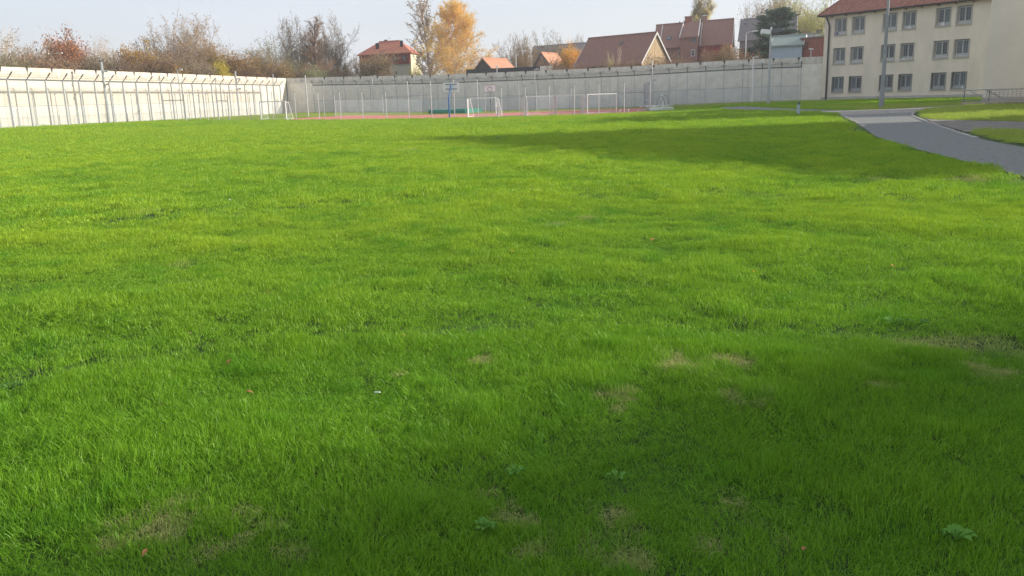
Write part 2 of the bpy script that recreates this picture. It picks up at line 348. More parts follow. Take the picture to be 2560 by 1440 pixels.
for zone, r0_, r1_, dens in (('a', .3, 6.2, 1150), ('b', 5.8, 14.5, 430), ('c', 13.5, 36, 95), ('d', 33, 138, 14)):
    X, Y = sector(r0_, r1_, dens, {'a': 100, 'b': 66, 'c': 52, 'd': 42}[zone])
    r = np.hypot(X, Y)
    fi = np.clip((r-r0_)/(.08*r1_), 0, 1) if r0_ > 2 else np.ones(len(r)); fo = np.clip((r1_-r)/(.06*r1_), 0, 1)
    keep = RNG.random(len(X)) < np.minimum(fi, fo)+.15
    keep &= (lwdist(X, Y) > .5)
    for P in POLYS:
        ok = ~inpoly(X, Y, P); keep &= ok
    yb = np.interp(X, [-34, -24.7, -2.5, 7.7, 19.6, 29.6, 39.7, 51, 52, 90], [134.5, 134.5, 123.5, 121.5, 112, 110, 107.5, 91, 61, 61]); keep &= Y < yb
    near_ = (X > 3) & (Y < 75)
    for poly_ in (PA, PB):
        for a, b in zip(poly_, poly_[1:]):
            ex, ey = b.x-a.x, b.y-a.y; l2 = ex*ex+ey*ey+1e-9; tt = np.clip(((X-a.x)*ex+(Y-a.y)*ey)/l2, 0, 1); dd = np.hypot(X-a.x-ex*tt, Y-a.y-ey*tt)
            keep &= ~(near_ & (dd < (.20 if zone in 'ab' else .32 if zone == 'c' else .48)))
    X, Y = X[keep], Y[keep]; N = len(X)
    n1 = vnoise(X, Y, .33, 1); n2 = vnoise(X, Y, 1.1, 2); n3 = vnoise(X, Y, 3.5, 3); n4 = vnoise(X, Y, 11, 4); n5 = vnoise(X, Y, .12, 5)
    dry = np.zeros(N)
    if zone in 'abc':
        for px, py, rad in DRY_PX:
            P = gnd(px, py); wx_ = .30*(vnoise(X, Y, .16, 31)-.5); wy_ = .36*(vnoise(X, Y, .16, 32)-.5); d = np.hypot((X-P.x+wx_)*.85, (Y-P.y+wy_)*.9)/(rad*.68); d *= .45+1.5*vnoise(X, Y, .07, 9)
            dry = np.maximum(dry, np.clip((1.35-d)*1.1, 0, .8))
    # sparse random worn spots
    dry = np.maximum(dry, np.clip((vnoise(X, Y, .55, 7)*.6+vnoise(X, Y, 2.1, 8)*.55-.97)*6, 0, .55))
    edge = (lwdist(X, Y) < 11) & (Y > 60)
    # beyond the mown edge (far strips) the grass is shorter and duller
    CF = [(a.x, a.y) for a in CA]; ybF = np.interp(X, [CF[0][0]-30]+[q[0] for q in CF], [CF[0][1]+4]+[q[1] for q in CF])
    strp = ((Y > ybF+.6) & (X < CF[-1][0]+1)) | ((Y > 96) & (X >= CF[-1][0]+1) & (X < 40))
    dry = np.where(strp, np.maximum(dry, .30+.25*n2), dry)
    H = .38+.75*n1*n1+.70*n2+.35*n5+.25*n3
    H = H*np.where(r[keep] > 30, .8, 1); H = np.where(strp, H*.55, H); H = H*(1-.72*np.clip(dry, 0, 1)*(~strp))
    lush = np.clip((vnoise(X, Y, .28, 11)-.72)*5, 0, 1); H = H*(1+.55*lush)
    tone = np.clip(.16+.62*n4*.5+.55*n3*.55+.5*(n2-.5)+.35*(n1-.5)+.30*(RNG.random(N)-.5)+.12-.5*lush, 0, 1)
    if zone in 'cd': tone = tone+.55*(RNG.random(N)-.5); H = H*(.65+.7*RNG.random(N))
    tone = np.clip(tone*(.22+.83*smooth(3.5, 12, Y))+.10*smooth(8, 26, Y), 0, 1)  # near blades cooler and darker, foreground shade put into their colour
    H = H*np.where((Y > ybF-7) & (X > CF[0][0]-22) & (X < CF[-1][0]+4) & (Y > 60), .55, 1)
    relief = .075*n2**1.5+.035*n1
    if zone == 'c': relief = .085*n2**1.5+.04*n1+.03*n3
    if zone == 'd': relief = (.07*n2**1.5+.03*n3)*np.where(Y < 74, 1, .3)
    Z = terr(X, Y)+relief-.012
    lx = (vnoise(X, Y, .4, 21)-.5)*.9+(vnoise(X, Y, 1.7, 22)-.5)*.7; ly = (vnoise(X, Y, .4, 23)-.5)*.9+(vnoise(X, Y, 1.7, 24)-.5)*.7
    b0, nv = base_idx[zone]; idx = b0+RNG.integers(0, nv, N)
    yb_ = np.array([p.y for p in PB])[::-1]; xb_ = np.array([p.x for p in PB])[::-1]; isl = (X > np.interp(Y, yb_, xb_)) & (Y > 12) & (Y < 76) & (X > 5)
    tone = np.where(isl, .95, tone); dry = np.where(isl, np.maximum(dry, .22+.15*n2), dry)
    if zone in 'ab':
        e0, en = base_idx['e']; bare = (dry > .6) & (RNG.random(N) < .6); idx = np.where(bare, e0+RNG.integers(0, en, N), idx)
        H = np.where(bare, 1., H)
    wid = .9+.35*RNG.random(N)
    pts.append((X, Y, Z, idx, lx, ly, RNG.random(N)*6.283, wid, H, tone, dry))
cat_ = [np.concatenate([p[k] for p in pts]) for k in range(11)]
N = len(cat_[0]); print('grass clumps', N)
me = bpy.data.meshes.new('grass'); me.vertices.add(N)
me.vertices.foreach_set('co', np.stack(cat_[:3], 1).astype(np.float32).ravel())
def addat(nm, ty, arr, key):
    a = me.attributes.new(nm, ty, 'POINT'); a.data.foreach_set(key, arr.ravel())
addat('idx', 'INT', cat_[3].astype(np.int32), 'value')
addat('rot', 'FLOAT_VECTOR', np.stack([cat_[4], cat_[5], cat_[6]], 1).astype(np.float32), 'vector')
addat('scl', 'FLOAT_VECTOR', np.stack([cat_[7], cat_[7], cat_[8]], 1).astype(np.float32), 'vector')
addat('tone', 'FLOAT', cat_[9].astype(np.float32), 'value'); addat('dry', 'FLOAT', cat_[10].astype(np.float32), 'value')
me.materials.append(gm)
grass = bpy.data.objects.new('grass', me); C.objects.link(grass); tag(grass, 'mown green lawn grass with small dry patches', 'grass', kind='stuff')
ng = bpy.data.node_groups.new('scatter', 'GeometryNodeTree')
ng.interface.new_socket('Geometry', in_out='INPUT', socket_type='NodeSocketGeometry'); ng.interface.new_socket('Geometry', in_out='OUTPUT', socket_type='NodeSocketGeometry')
gi = ng.nodes.new('NodeGroupInput'); go = ng.nodes.new('NodeGroupOutput'); io = ng.nodes.new('GeometryNodeInstanceOnPoints')
cinf = ng.nodes.new('GeometryNodeCollectionInfo'); cinf.inputs[0].default_value = gcol; cinf.inputs[1].default_value = True; cinf.inputs[2].default_value = True
def named(nm, ty):
    a = ng.nodes.new('GeometryNodeInputNamedAttribute'); a.data_type = ty; a.inputs[0].default_value = nm; return [o for o in a.outputs if o.enabled][0]
L = ng.links.new
L(gi.outputs[0], io.inputs['Points']); L(cinf.outputs[0], io.inputs['Instance']); io.inputs['Pick Instance'].default_value = True
L(named('idx', 'INT'), io.inputs['Instance Index']); L(named('rot', 'FLOAT_VECTOR'), io.inputs['Rotation']); L(named('scl', 'FLOAT_VECTOR'), io.inputs['Scale'])
L(io.outputs[0], go.inputs[0])
md = grass.modifiers.new('scatter', 'NODES'); md.node_group = ng

# ------------------------------------------------------------------ perimeter wall
H_WALL = 5.4
LWb = LW0-lwd*46
WALLPTS = [('B0', (-34.4, 135.3)), ('B1', (-24.7, 134.4)), ('B2', (-2.5, 124.6)), ('B3', (7.7, 120.6)), ('B4', (19.6, 115.6)), ('B5', (29.6, 112.0)), ('B6', (40.2, 108.6))]
def poly_walk(pts, step, start=0.):
    out = []; d = start
    for a, b in zip(pts, pts[1:]):
        a = Vector((*a, 0)); b = Vector((*b, 0)); L_ = (b-a).length; t = (b-a)/L_
        while d < L_: out.append((a+t*d, t)); d += step
        d -= L_
    return out
def concrete_wall(label, pts, step, flip, cm='concrete', cc='coping'):
    P = poly_walk(pts, step); b = P[0][0]
    root = thing('perimeter_wall', label, 'wall', (b.x, b.y, 0))
    last = Vector((*pts[-1], 0))
    for k, (p, t) in enumerate(P):
        q = P[k+1][0] if k+1 < len(P) else last
        if (q-p).length < .4: continue
        t = (q-p).normalized(); nn = Vector((t.y, -t.x, 0))*flip      # towards the yard
        z0 = tz(p.x, p.y); z1 = tz(q.x, q.y); g = t*.012
        mb = MB(); a = p+g; c_ = q-g; off = nn*random.uniform(0, .012)
        th = nn*.22
        def pr(u, zz, o): return Vector((u.x, u.y, 0))+o+Vector((0, 0, zz))
        zt = H_WALL; ca = .82
        # body up to coping line then thicker head
        for lo, hi, inn in ((-.6, zt-ca, off), (zt-ca, zt, off+nn*.05)):
            A0, B0 = pr(a, z0+lo, inn), pr(c_, z1+lo, inn); A1, B1 = pr(a, z0+hi, inn), pr(c_, z1+hi, inn)
            i = len(mb.v); bk = -nn*.2-inn
            mb.v += [tuple(x) for x in (A0, B0, B1, A1, A0+bk, B0+bk, B1+bk, A1+bk)]
            mb.f += [(i, i+1, i+2, i+3), (i+5, i+4, i+7, i+6), (i+3, i+2, i+6, i+7), (i+4, i+5, i+1, i), (i+1, i+5, i+6, i+2), (i+4, i, i+3, i+7)]
        pn = mb.build('panel', M[cm], root)
        pn.data.materials.append(M[cc]); 
        for f_ in pn.data.polygons:
            if f_.index >= 6: f_.material_index = 1
        # dark recessed joint with its V shaped head at the top
        if k:
            mb = MB(); f0 = nn*.066+nn*.012; zz = z0
            w_ = .16; A = pr(p, zz+zt+.004, f0)
            mb.v += [tuple(A-t*w_), tuple(A+t*w_), tuple(pr(p, zz+zt-.46, f0)), tuple(A-t*w_-f0), tuple(A+t*w_-f0), tuple(pr(p, zz+zt-.55, f0)-nn*.07)]
            mb.f += [(0, 1, 2), (3, 5, 4), (0, 3, 4, 1), (0, 2, 5, 3), (1, 4, 5, 2)]
            mb.build('joint_head', M['notch'], root)
    # soft grey backing in the joints
    mb = MB()
    for a, b in zip(pts, pts[1:]):
        a = Vector((*a, 0)); b = Vector((*b, 0)); t = (b-a).normalized(); nn = Vector((t.y, -t.x, 0))*flip
        mb.obox(a-nn*.12+Vector((0, 0, -.6)), b-a, nn*.1, (0, 0, .6+H_WALL))
    mb.build('joint_filler', M['galv_dark'], root)
    return root
concrete_wall('sunlit pale concrete perimeter wall running along the left side of the lawn', [tuple(LWb), tuple(LW1)], 3.28, 1, 'concrete_sunlit', 'coping_sunlit')
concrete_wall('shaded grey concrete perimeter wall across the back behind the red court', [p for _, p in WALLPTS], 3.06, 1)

# ------------------------------------------------------------------ security fence in front of the wall
def on_line(px, a, b):       # where the photo column px meets the ground line a-b
    a = Vector((*a, 0)); b = Vector((*b, 0)); best = None
    d = ray(px, 262-.03*(px-800)); d = Vector((d.x, d.y))
    e = b-a; den = d.x*e.y-d.y*e.x
    t = (a.x*e.y-a.y*e.x)/den; P = d*t
    s = (P-Vector((a.x, a.y))).dot(Vector((e.x, e.y)))/e.length_squared
    return Vector((P.x, P.y, tz(P.x, P.y))), s
def fence(label, cols, line, inward, h, post_r, mat_post, extra=0, step0=None):
    root = thing('security_fence', label, 'fence', (0, 0, 0))
    P = []
    for px in cols:
        for a, b in zip(line, line[1:]):
            p, s = on_line(px, a, b)
            if -.001 <= s <= 1.0001: P.append(p); break
    for k in range(extra):
        d = P[0]-P[1]; q = P[0]+d; P.insert(0, Vector((q.x, q.y, tz(q.x, q.y))))
    root.location = (P[0].x, P[0].y, 0)
    tops = []
    for k, p in enumerate(P):
        t = (P[min(k+1, len(P)-1)]-P[max(k-1, 0)]); t.z = 0; t.normalize(); nn = Vector((t.y, -t.x, 0))*inward
        mb = MB(); r = post_r; mb.obox(p-t*r-nn*r+Vector((0, 0, -.3)), t*2*r, nn*2*r, (0, 0, h+.3)); mb.build('post', mat_post, root)
        top = p+Vector((0, 0, h)); e = top+nn*.62+Vector((0, 0, .66)); mb = MB()
        mid = top.lerp(e, .46); mid2 = top.lerp(e, .54)
        mb.tube(top, mid, .055, .05, 4); mb.tube(mid, mid2, .03, .03, 4); mb.tube(mid2, e, .075, .06, 4); mb.build('outrigger', M['galv_dark'], root); tops.append((top, e, nn, t))
    rails = MB(); low = MB(); up_ = MB(); wires = MB(); band = MB(); barbed = MB(); mid = MB()
    for k in range(len(P)-1):
        (a, ea, na, ta), (b, eb, nb, tb) = tops[k], tops[k+1]; n0 = na
        rails.obox(a-n0*.05-Vector((0, 0, .06)), b-a, n0*.1, (0, 0, .15))
        am = P[k]+Vector((0, 0, h*.46)); bm = P[k+1]+Vector((0, 0, h*.46)); mid.tube(am, bm, .028, n=4)
        low.quad(P[k], P[k+1], bm, am); up_.quad(am+n0*.004, bm+n0*.004, b+n0*.004, a+n0*.004)
        for j in range(1, 28):
            z = Vector((0, 0, h*j/28)); wires.tube(P[k]+z+n0*.02, P[k+1]+z+n0*.02, .012 if extra else .0085, n=3, cap=False)
        sag = Vector((0, 0, -.10-.05*random.random())); 
        me_ = a.lerp(b, .5)+n0*.55+Vector((0, 0, .56))+sag
        band.quad(a+n0*.02, b+n0*.02, me_, ea); band.v.pop(); band.f.pop(); i = len(band.v)-3
        del band.v[i:]
        band.quad(a+n0*.03, a.lerp(b, .5)+n0*.03, me_, ea); band.quad(a.lerp(b, .5)+n0*.03, b+n0*.03, eb, me_)
        for f_ in (.35, .65, 1.): barbed.tube(a.lerp(ea, f_), b.lerp(eb, f_), .012, n=3, cap=False)
    rails.build('top_rail', M['galv_dark'], root); mid.build('mid_rail', M['galv'], root); low.build('lower_mesh', M['net_low'], root); up_.build('upper_mesh', M['net_up'], root)
    tag(wires.build('horizontal_wire', M['galv_light'], root), kind='stuff'); band.build('razor_mesh', M['net_band'], root); barbed.build('barbed_wire', M['galv_dark'], root)
    return root, P
Lcols = [14.5, 63, 110, 153, 193, 232, 269, 303, 336, 367, 397, 424, 451, 477, 502, 525.5, 548, 570, 589, 610, 630, 649, 666, 683, 700]
Lcols = [c + (lambda i: 16-12*i/24)(i) for i, c in enumerate(Lcols)]   # columns at ground level
inn = np.array((lwd[1], -lwd[0]))
FL0 = tuple(LWb+inn*2.6); FL1 = tuple(LW1+inn*2.6-lwd*1.5)
fenceL, FP = fence('tall mesh security fence with slanted arms in front of the sunlit left wall', Lcols, [FL0, FL1], 1, 4.15, .07, M['galv'], 7)
Bcols = [723, 747, 770, 786, 811, 835, 864.5, 896, 928, 961, 994, 1027, 1060, 1095, 1129, 1163.5, 1199, 1234, 1271, 1308, 1346, 1385, 1424.5, 1464, 1504, 1545.5, 1586.5, 1629, 1673, 1718, 1764, 1809, 1856, 1904, 1952, 2001]
BLn = [(p[0]-.8*0, p[1]-2.4) for _, p in WALLPTS]; BLn[0] = (BLn[0][0]+2.0, BLn[0][1])
Bcols = Bcols[3:]
fenceB, FPB = fence('tall mesh security fence with slanted arms in front of the shaded back wall', Bcols, BLn, 1, 4.15, .05, M['galv_light'])

# ------------------------------------------------------------------ posts, poles, sports gear
def post_mesh(h, r, m, cap=True, name='post'):
    mb = MB(); mb.tube((0, 0, -.1), (0, 0, h), r, n=8); return mb
def px_post(name, label, cat, px, pyb, pyt, r, m, group=None, capm=None, dz=None, Y=None, rtop=None):
    P = gnd(px, pyb) if Y is None else at(px, pyb, Y)
    if Y is not None: P.z = tz(P.x, P.y) if Y < 140 else 0
    h = at(px, pyt, P.y).z-P.z
    t = thing(name, label, cat, P, group)
    mb = MB(); mb.tube((0, 0, -.2), (0, 0, h), r, rtop or r, n=8); mb.build('shaft', m, t, sub=tuple(-Vector(P)))
    if capm:
        mb = MB(); mb.tube((0, 0, h+.002), (0, 0, h+.09), r*1.25, n=8); mb.build('cap', capm, t, sub=tuple(-Vector(P)))
    return t, P, h
LOCAL = lambda P: tuple(-Vector(P))
edge_posts = [(33, 322, 238, 'leftmost ball fence post before the sunlit wall'), (93, 320, 236, 'thin ball fence post second from the left before the sunlit wall'), (149, 316.7, 237, 'thin ball fence post third from the left before the sunlit wall'),
 (200.5, 314.5, 237, 'thin ball fence post left of the thick camera mast'), (290, 310, 238, 'thin ball fence post just right of the thick camera mast'), (336, 307.8, 238, 'second thin ball fence post right of the thick camera mast'),
 (377, 304.5, 238, 'third thin ball fence post right of the thick camera mast')]
G = 'thin grey posts standing along the lawn edge'
for px, yb, yt, lb in edge_posts: px_post('ball_fence_post', lb, 'post', px, yb, yt, .042, M['galv_light'], G, M['galv_dark'])
more = [(445, 303.4, 238, 'between the posts of the left grey goal'), (475, 302, 239, 'just right of the left grey goal'), (502, 301.3, 239, 'midway between the two grey goals'), (521, 302.3, 236, 'just left of the second grey goal'),
 (575, 302.3, 234, 'right of the second grey goal beside the thick mast'), (629, 300, 233, 'just left of the rounded white goal'), (684.5, 299, 232, 'behind the middle of the rounded white goal'), (741, 299.5, 231, 'just right of the rounded white goal'),
 (799, 299, 230, 'at the left end of the red court front'), (853, 299, 229, 'second along the red court front from its left end'), (908, 298.5, 229, 'third along the red court front from its left end'), (967, 297.5, 228, 'at the left end of the long thin crossbar'),
 (1023, 296, 202, 'tall one under the middle of the long thin crossbar'), (1080, 295, 201, 'tall one at the left end of the green mat'), (1137, 293.5, 199, 'tall one just right of the blue basketball post'), (1196, 293, 198, 'tall one crossing the white front goal'),
 (1255, 291, 219, 'just right of the white front goal'), (1314, 290, 217, 'where the second and third court goals meet'), (1374, 288.5, 215, 'crossing the third court goal'), (1436, 286.7, 212, 'crossing the fourth court goal'),
 (1497, 284.5, 210, 'crossing the rightmost court goal'), (1560.5, 282, 206, 'rightmost, beside the bluish mesh screen')]
for px, yb, yt, lb in more: px_post('ball_fence_post', 'thin grey ball fence post '+lb, 'post', px, yb, yt, .042, M['galv_light'], G, M['galv_dark'])
rear = [(812, 292, 237, 'left of the rear fence strip, first behind the court'), (839, 291.5, 237.5, 'second behind the left end of the court'), (913, 281.5, 237, 'behind the left third of the court'), (958.5, 285, 235.5, 'behind the thin crossbar, left part'), (1054, 284.5, 233.5, 'just left of the green mat behind the court'),
 (1068, 281, 234, 'behind the left end of the green mat'), (1213.5, 282, 232, 'behind the white front goal'), (1298, 279.5, 208.5, 'taller one behind the second court goal'), (1341.5, 278.5, 226, 'beside the white camera mast behind the court'),
 (1429, 274.5, 220, 'behind the fourth court goal'), (1473.5, 273.5, 218.5, 'behind the left post of the rightmost goal'), (1519.5, 272.2, 216.5, 'behind the rightmost goal'), (1563.5, 270, 214, 'behind the rightmost front post')]
for px, yb, yt, lb in rear: px_post('rear_fence_post', 'thin pale post '+lb, 'post', px, yb, yt, .04, M['galv_light'], 'thin posts along the rear side of the court', M['galv_dark'])
# ball nets strung between posts (front row, right part of the court and rear)
def net_between(label, seq, h0, h1, m):
    P = [gnd(*q) for q in seq]; mb = MB()
    root = thing('ball_net', label, 'net', P[0])
    for a, b in zip(P, P[1:]): mb.quad(a+Vector((0, 0, h0)), b+Vector((0, 0, h0)), b+Vector((0, 0, h1)), a+Vector((0, 0, h1)))
    mb.build('net', m, root)
    mb = MB()
    for a, b in zip(P, P[1:]): mb.tube(a+Vector((0, 0, h1)), b+Vector((0, 0, h1)), .014, n=3)
    mb.build('head_cord', M['galv_dark'], root)
net_between('fine pale net hanging between the thin posts behind the red court', [(839, 291.5), (1054, 284.5), (1213.5, 282), (1341.5, 278.5), (1429, 274.5), (1563.5, 270)], 0, 2.05, M['net_goal'])
# camera masts
def mast(px, yb, yt, r, label, m, rt_=None, cams=((.9, 1), (.55, -1)), blackcap=True, Y=None):
    t, P, h = px_post('camera_mast', label, 'mast', px, yb, yt, r, m, 'camera masts around the yard', M['black'] if blackcap else None, Y=Y, rtop=rt_)
    for f_, s in cams:
        mb = MB(); z = h*f_; mb.box(-.05, .05, -.05, .05, z-.06, z+.06); mb.obox((0, -.06, z-.04), (.42*s, 0, .05), (0, .12, 0), (0, 0, .08)); mb.obox((.25*s, -.11, z+.0), (.34*s, -.05, -.05), (0, .2, 0), (0, 0, .2))
        mb.build('camera', M['galv_light'], t, sub=LOCAL(P))
    return t
mast(273.5, 309.5, 153, .145, 'thick grey camera mast with black cap before the sunlit left wall', M['galv'], .11, ((.83, 1), (.62, 1)))
mast(599, 291.5, 177.5, .14, 'thick grey camera mast with black cap left of the rounded white goal', M['galv'], .10, ((.82, 1), (.6, 1)))
mast(457.5, 299, 173, .06, 'slender grey camera mast right of the left grey goal', M['galv_light'], None, ((.985, 1),))
mast(691, 285.5, 184.5, .06, 'slender grey camera mast before the corner of the walls', M['galv_light'], None, ())
mast(771, 293.5, 188, .07, 'pale camera mast just right of the wall corner', M['galv_light'], None, ((.86, -1),))
mast(935.5, 281.5, 189, .06, 'slender white camera mast before the red roofed house', M['galv_light'], None, ((.98, 1), (.7, -1)))
mast(1114.5, 273.5, 174, .09, 'white camera mast behind the large white backboard', M['galv_light'], None, ((.985, 1), (.80, -1)))
mast(1338.5, 275.5, 172, .05, 'slender white camera mast behind the third court goal', M['galv_light'], None, ((.98, 1), (.65, -1)))
mast(1629.5, 266.8, 150, .085, 'white camera mast beside the bluish mesh screen under the barn', M['galv_light'], None, ((.79, -1), (.56, 1)))
mast(1879.5, 258, 142, .07, 'plain white mast before the right part of the back wall', M['white'], None, ((.985, 1),), False)
# goals
def goal(label, L_, R_, depth, m, netm, bar=.08, h=2.08, stripes=False, group='small goals on the court', rounded=False, top=None):
    A, B = gnd(*L_), gnd(*R_); d = B-A; w = math.hypot(d.x, d.y); t = Vector((d.x, d.y, 0)).normalized(); nn = Vector((-t.y, t.x, 0))
    root = thing('football_goal', label, 'goal', A, group)
    if top: h = at(L_[0], top, A.y).z-A.z
    b = bar
    for s, base in ((0, A), (1, B)):
        mb = MB(); mb.obox(base-t*(b if s else 0), t*b, nn*b, (0, 0, h-b)); mb.build('goal_post', m, root)
        if stripes:
            for q in range(5):
                mb = MB(); z = .2+q*(h-.4)/5; mb.obox(base-t*(b if s else 0)-t*.004-nn*.004+Vector((0, 0, z)), t*(b+.008), nn*(b+.008), (0, 0, .19)); mb.build('stripe', M['galv'], root)
        mb = MB(); C0 = base-t*(b*.5 if s else -b*.5)
        mb.path([C0+nn*b+Vector((0, 0, h-.05)), C0+nn*(b+depth*.45)+Vector((0, 0, h-.08)), C0+nn*(b+depth)+Vector((0, 0, .05)), C0+nn*b+Vector((0, 0, .05))], .025, 5); mb.build('side_frame', m, root)
        mb = MB(); mb.quad(C0+nn*b, C0+nn*(b+depth), C0+nn*(b+depth*.45)+Vector((0, 0, h-.1)), C0+nn*b+Vector((0, 0, h-.05))); mb.build('side_net', netm, root)
    mb = MB(); mb.obox(A+Vector((0, 0, h-b)), t*w, nn*b, (0, 0, b)); mb.build('crossbar', m, root)
    Ai, Bi = A+nn*(b+depth), B+nn*(b+depth); Am, Bm = A+nn*(b+depth*.45)+Vector((0, 0, h-.1)), B+nn*(b+depth*.45)+Vector((0, 0, h-.1))
    mb = MB(); mb.quad(Ai, Bi, Bm, Am); mb.build('back_net', netm, root)
    mb = MB(); mb.tube(Ai+Vector((0, 0, .05)), Bi+Vector((0, 0, .05)), .03, n=5); mb.build('ground_bar', m, root)
    return root
goal('white goal on the red court front, leftmost of the court goals', (1168.5, 293), (1241, 292), .9, M['white'], M['net_goal'], .10, top=245)
goal('narrow looking silver goal right beside the white one on the court', (1242, 292.2), (1316, 290.4), .9, M['galv_light'], M['net_goal'], stripes=True, top=243.5)
goal('silver striped goal third from the left on the court', (1310, 290), (1389, 287), .9, M['galv_light'], M['net_goal'], stripes=True, top=241)
goal('silver striped goal fourth from the left on the court', (1389.5, 287), (1460.5, 284.5), .9, M['galv_light'], M['net_goal'], stripes=True, top=238)
goal('white goal at the right end of the row on the court', (1468.5, 284.6), (1542, 281.3), .9, M['galv_light'], M['net_goal'], .08, top=235)
goal('rounded white goal at the lawn edge below the wall corner', (651.5, 299.3), (717, 299.2), 1.9, M['white'], M['net_goal'], .10, group='goals at the lawn edge', top=254)
def bar_goal(label, L_, R_, ytop, ybar, m):
    A, B = gnd(*L_), gnd(*R_); root = thing('bar_goal', label, 'goal', A, 'plain grey bar goals left of the court')
    for b_ in (A, B):
        mb = MB(); mb.tube(b_, b_+Vector((0, 0, at(L_[0], ytop, A.y).z-A.z)), .055, n=8); mb.build('goal_post', m, root)
    mb = MB(); z = at(L_[0], ybar, A.y).z-A.z; mb.tube(A+Vector((0, 0, z)), B+Vector((0, 0, z)), .055, n=8); mb.build('crossbar', M['galv'], root)
bar_goal('plain grey bar goal left of the slender mast', (414, 303), (466.5, 303.4), 237, 251.3, M['galv_light'])
bar_goal('plain grey bar goal between the slender mast and the thick mast', (548, 299.5), (574, 301.5), 239, 252, M['galv_light'])
A, B = gnd(966, 297.5), gnd(1080, 295)
t = thing('long_crossbar', 'long thin grey bar between two front posts left of the blue basketball post', 'bar', A+Vector((0, 0, 2.2)))
mb = MB(); zb = at(967, 243, A.y).z; mb.tube((A.x, A.y-.08, zb), (B.x, B.y-.08, zb+.1), .045, n=6); mb.build('bar', M['galv'], t)
A, B = gnd(1563, 277), gnd(1612, 276)
t = thing('triple_rail', 'three thin rails between the rightmost post and the bluish mesh screen', 'rail', A+Vector((0, 0, 2)))
for yy in (223, 227.5, 231.5):
    mb = MB(); mb.tube((A.x, A.y, at(1563, yy, A.y).z), (B.x, B.y, at(1612, yy-2.6, B.y).z), .03, n=6); mb.build('rail', M['galv'], t)
# bluish mesh screen at the court corner
A, B = gnd(1610.5, 267.3), gnd(1625, 279)
t = thing('mesh_screen', 'tall bluish mesh screen at the right end of the red court', 'screen', B)
h = at(1625, 203, B.y).z-B.z; mb = MB(); mb.quad(A, B, B+Vector((0, 0, h)), A+Vector((0, 0, h*1.02))); mb.build('mesh', M['net_panel'], t)
for k in range(6):
    p = A.lerp(B, k/5); mb = MB(); mb.tube(p, p+Vector((0, 0, h)), .03 if k % 5 else .07, n=6); mb.build('upright', M['galv_light'] if k == 5 else M['galv'], t)
for zz in (.05, .33, .66, 1.0):
    mb = MB(); mb.tube(A+Vector((0, 0, h*zz)), B+Vector((0, 0, h*zz)), .035, n=5); mb.build('rail', M['galv'], t)
# basketball units
def hoop(label, px, yb, bx0, bx1, by0, by1, m, back, bent):
    P = gnd(px, yb); t = thing('basketball_stand', label, 'basketball hoop', P)
    z = lambda y: at((bx0+bx1)/2, y, P.y).z-P.z; x0 = at(bx0, (by0+by1)/2, P.y).x-P.x; x1 = at(bx1, (by0+by1)/2, P.y).x-P.x
    zt, zb_ = z(by0), z(by1); xc = (x0+x1)/2; fr = -.08 if not back else .55
    mb = MB(); r = .075
    mb.tube((0, 0, -.1), (-.02 if back else -.05, 0, zt*.55), r, n=8); mb.tube((-.02 if back else -.05, 0, zt*.55), (xc, .45 if back else .1, zt*.93), r*.9, n=8); mb.build('stand', m, t, sub=LOCAL(P))
    mb = MB(); mb.box(x0, x1, fr, fr+.05, zb_, zt); mb.build('backboard', M['white'], t, sub=LOCAL(P))
    mb = MB(); e = .03; s = fr-.004 if not back else fr+.05
    yy0, yy1 = (fr-.012, fr-.003) if not back else (fr+.053, fr+.06)
    for q in ((x0, x1, zt-e, zt), (x0, x1, zb_, zb_+e), (x0, x0+e, zb_+e, zt-e), (x1-e, x1, zb_+e, zt-e)): mb.box(q[0], q[1], yy0, yy1, q[2], q[3])
    w = .27; zq = zb_+.1
    for q in ((xc-w, xc+w, zq+.44, zq+.49), (xc-w, xc+w, zq-.02, zq+.03), (xc-w, xc-w+.05, zq+.03, zq+.44), (xc+w-.05, xc+w, zq+.03, zq+.44)): mb.box(q[0], q[1], yy0, yy1, q[2], q[3])
    if not back: mb.box(xc-.14, xc+.14, yy0, yy1, zt-.16, zt-.12); mb.box(x0+.2, x0+.27, yy0, yy1, zt-.24, zt-.12)
    mb.build('board_marking', M['galv_dark'], t, sub=LOCAL(P))
    mb = MB(); cy = fr-.28 if not back else fr+.33
    ring = [(xc+.225*math.cos(a), cy+.225*math.sin(a), zq) for a in np.linspace(0, 6.283, 13)]; mb.path(ring, .012, 4); mb.build('ring', M['roofred'], t, sub=LOCAL(P))
    if back:
        for zz in (zt-.17, zb_+.28):
            mb = MB(); mb.box(x0+.22, x1-.22, fr-.07, fr-.002, zz-.03, zz+.03); mb.build('board_bracket', M['galv_dark'], t, sub=LOCAL(P))
            mb = MB(); mb.tube((xc, .0, zz-.1), (xc, fr-.05, zz), .03, n=5); mb.build('strut', m, t, sub=LOCAL(P))
hoop('blue basketball stand with a white backboard seen from behind', 1124, 294.5, 1107, 1147, 206, 229.5, M['blue'], True, True)
hoop('grey basketball stand whose white backboard faces the lawn', 1228.5, 282.3, 1209.5, 1239.5, 212.3, 230.3, M['galv_dark'], False, True)
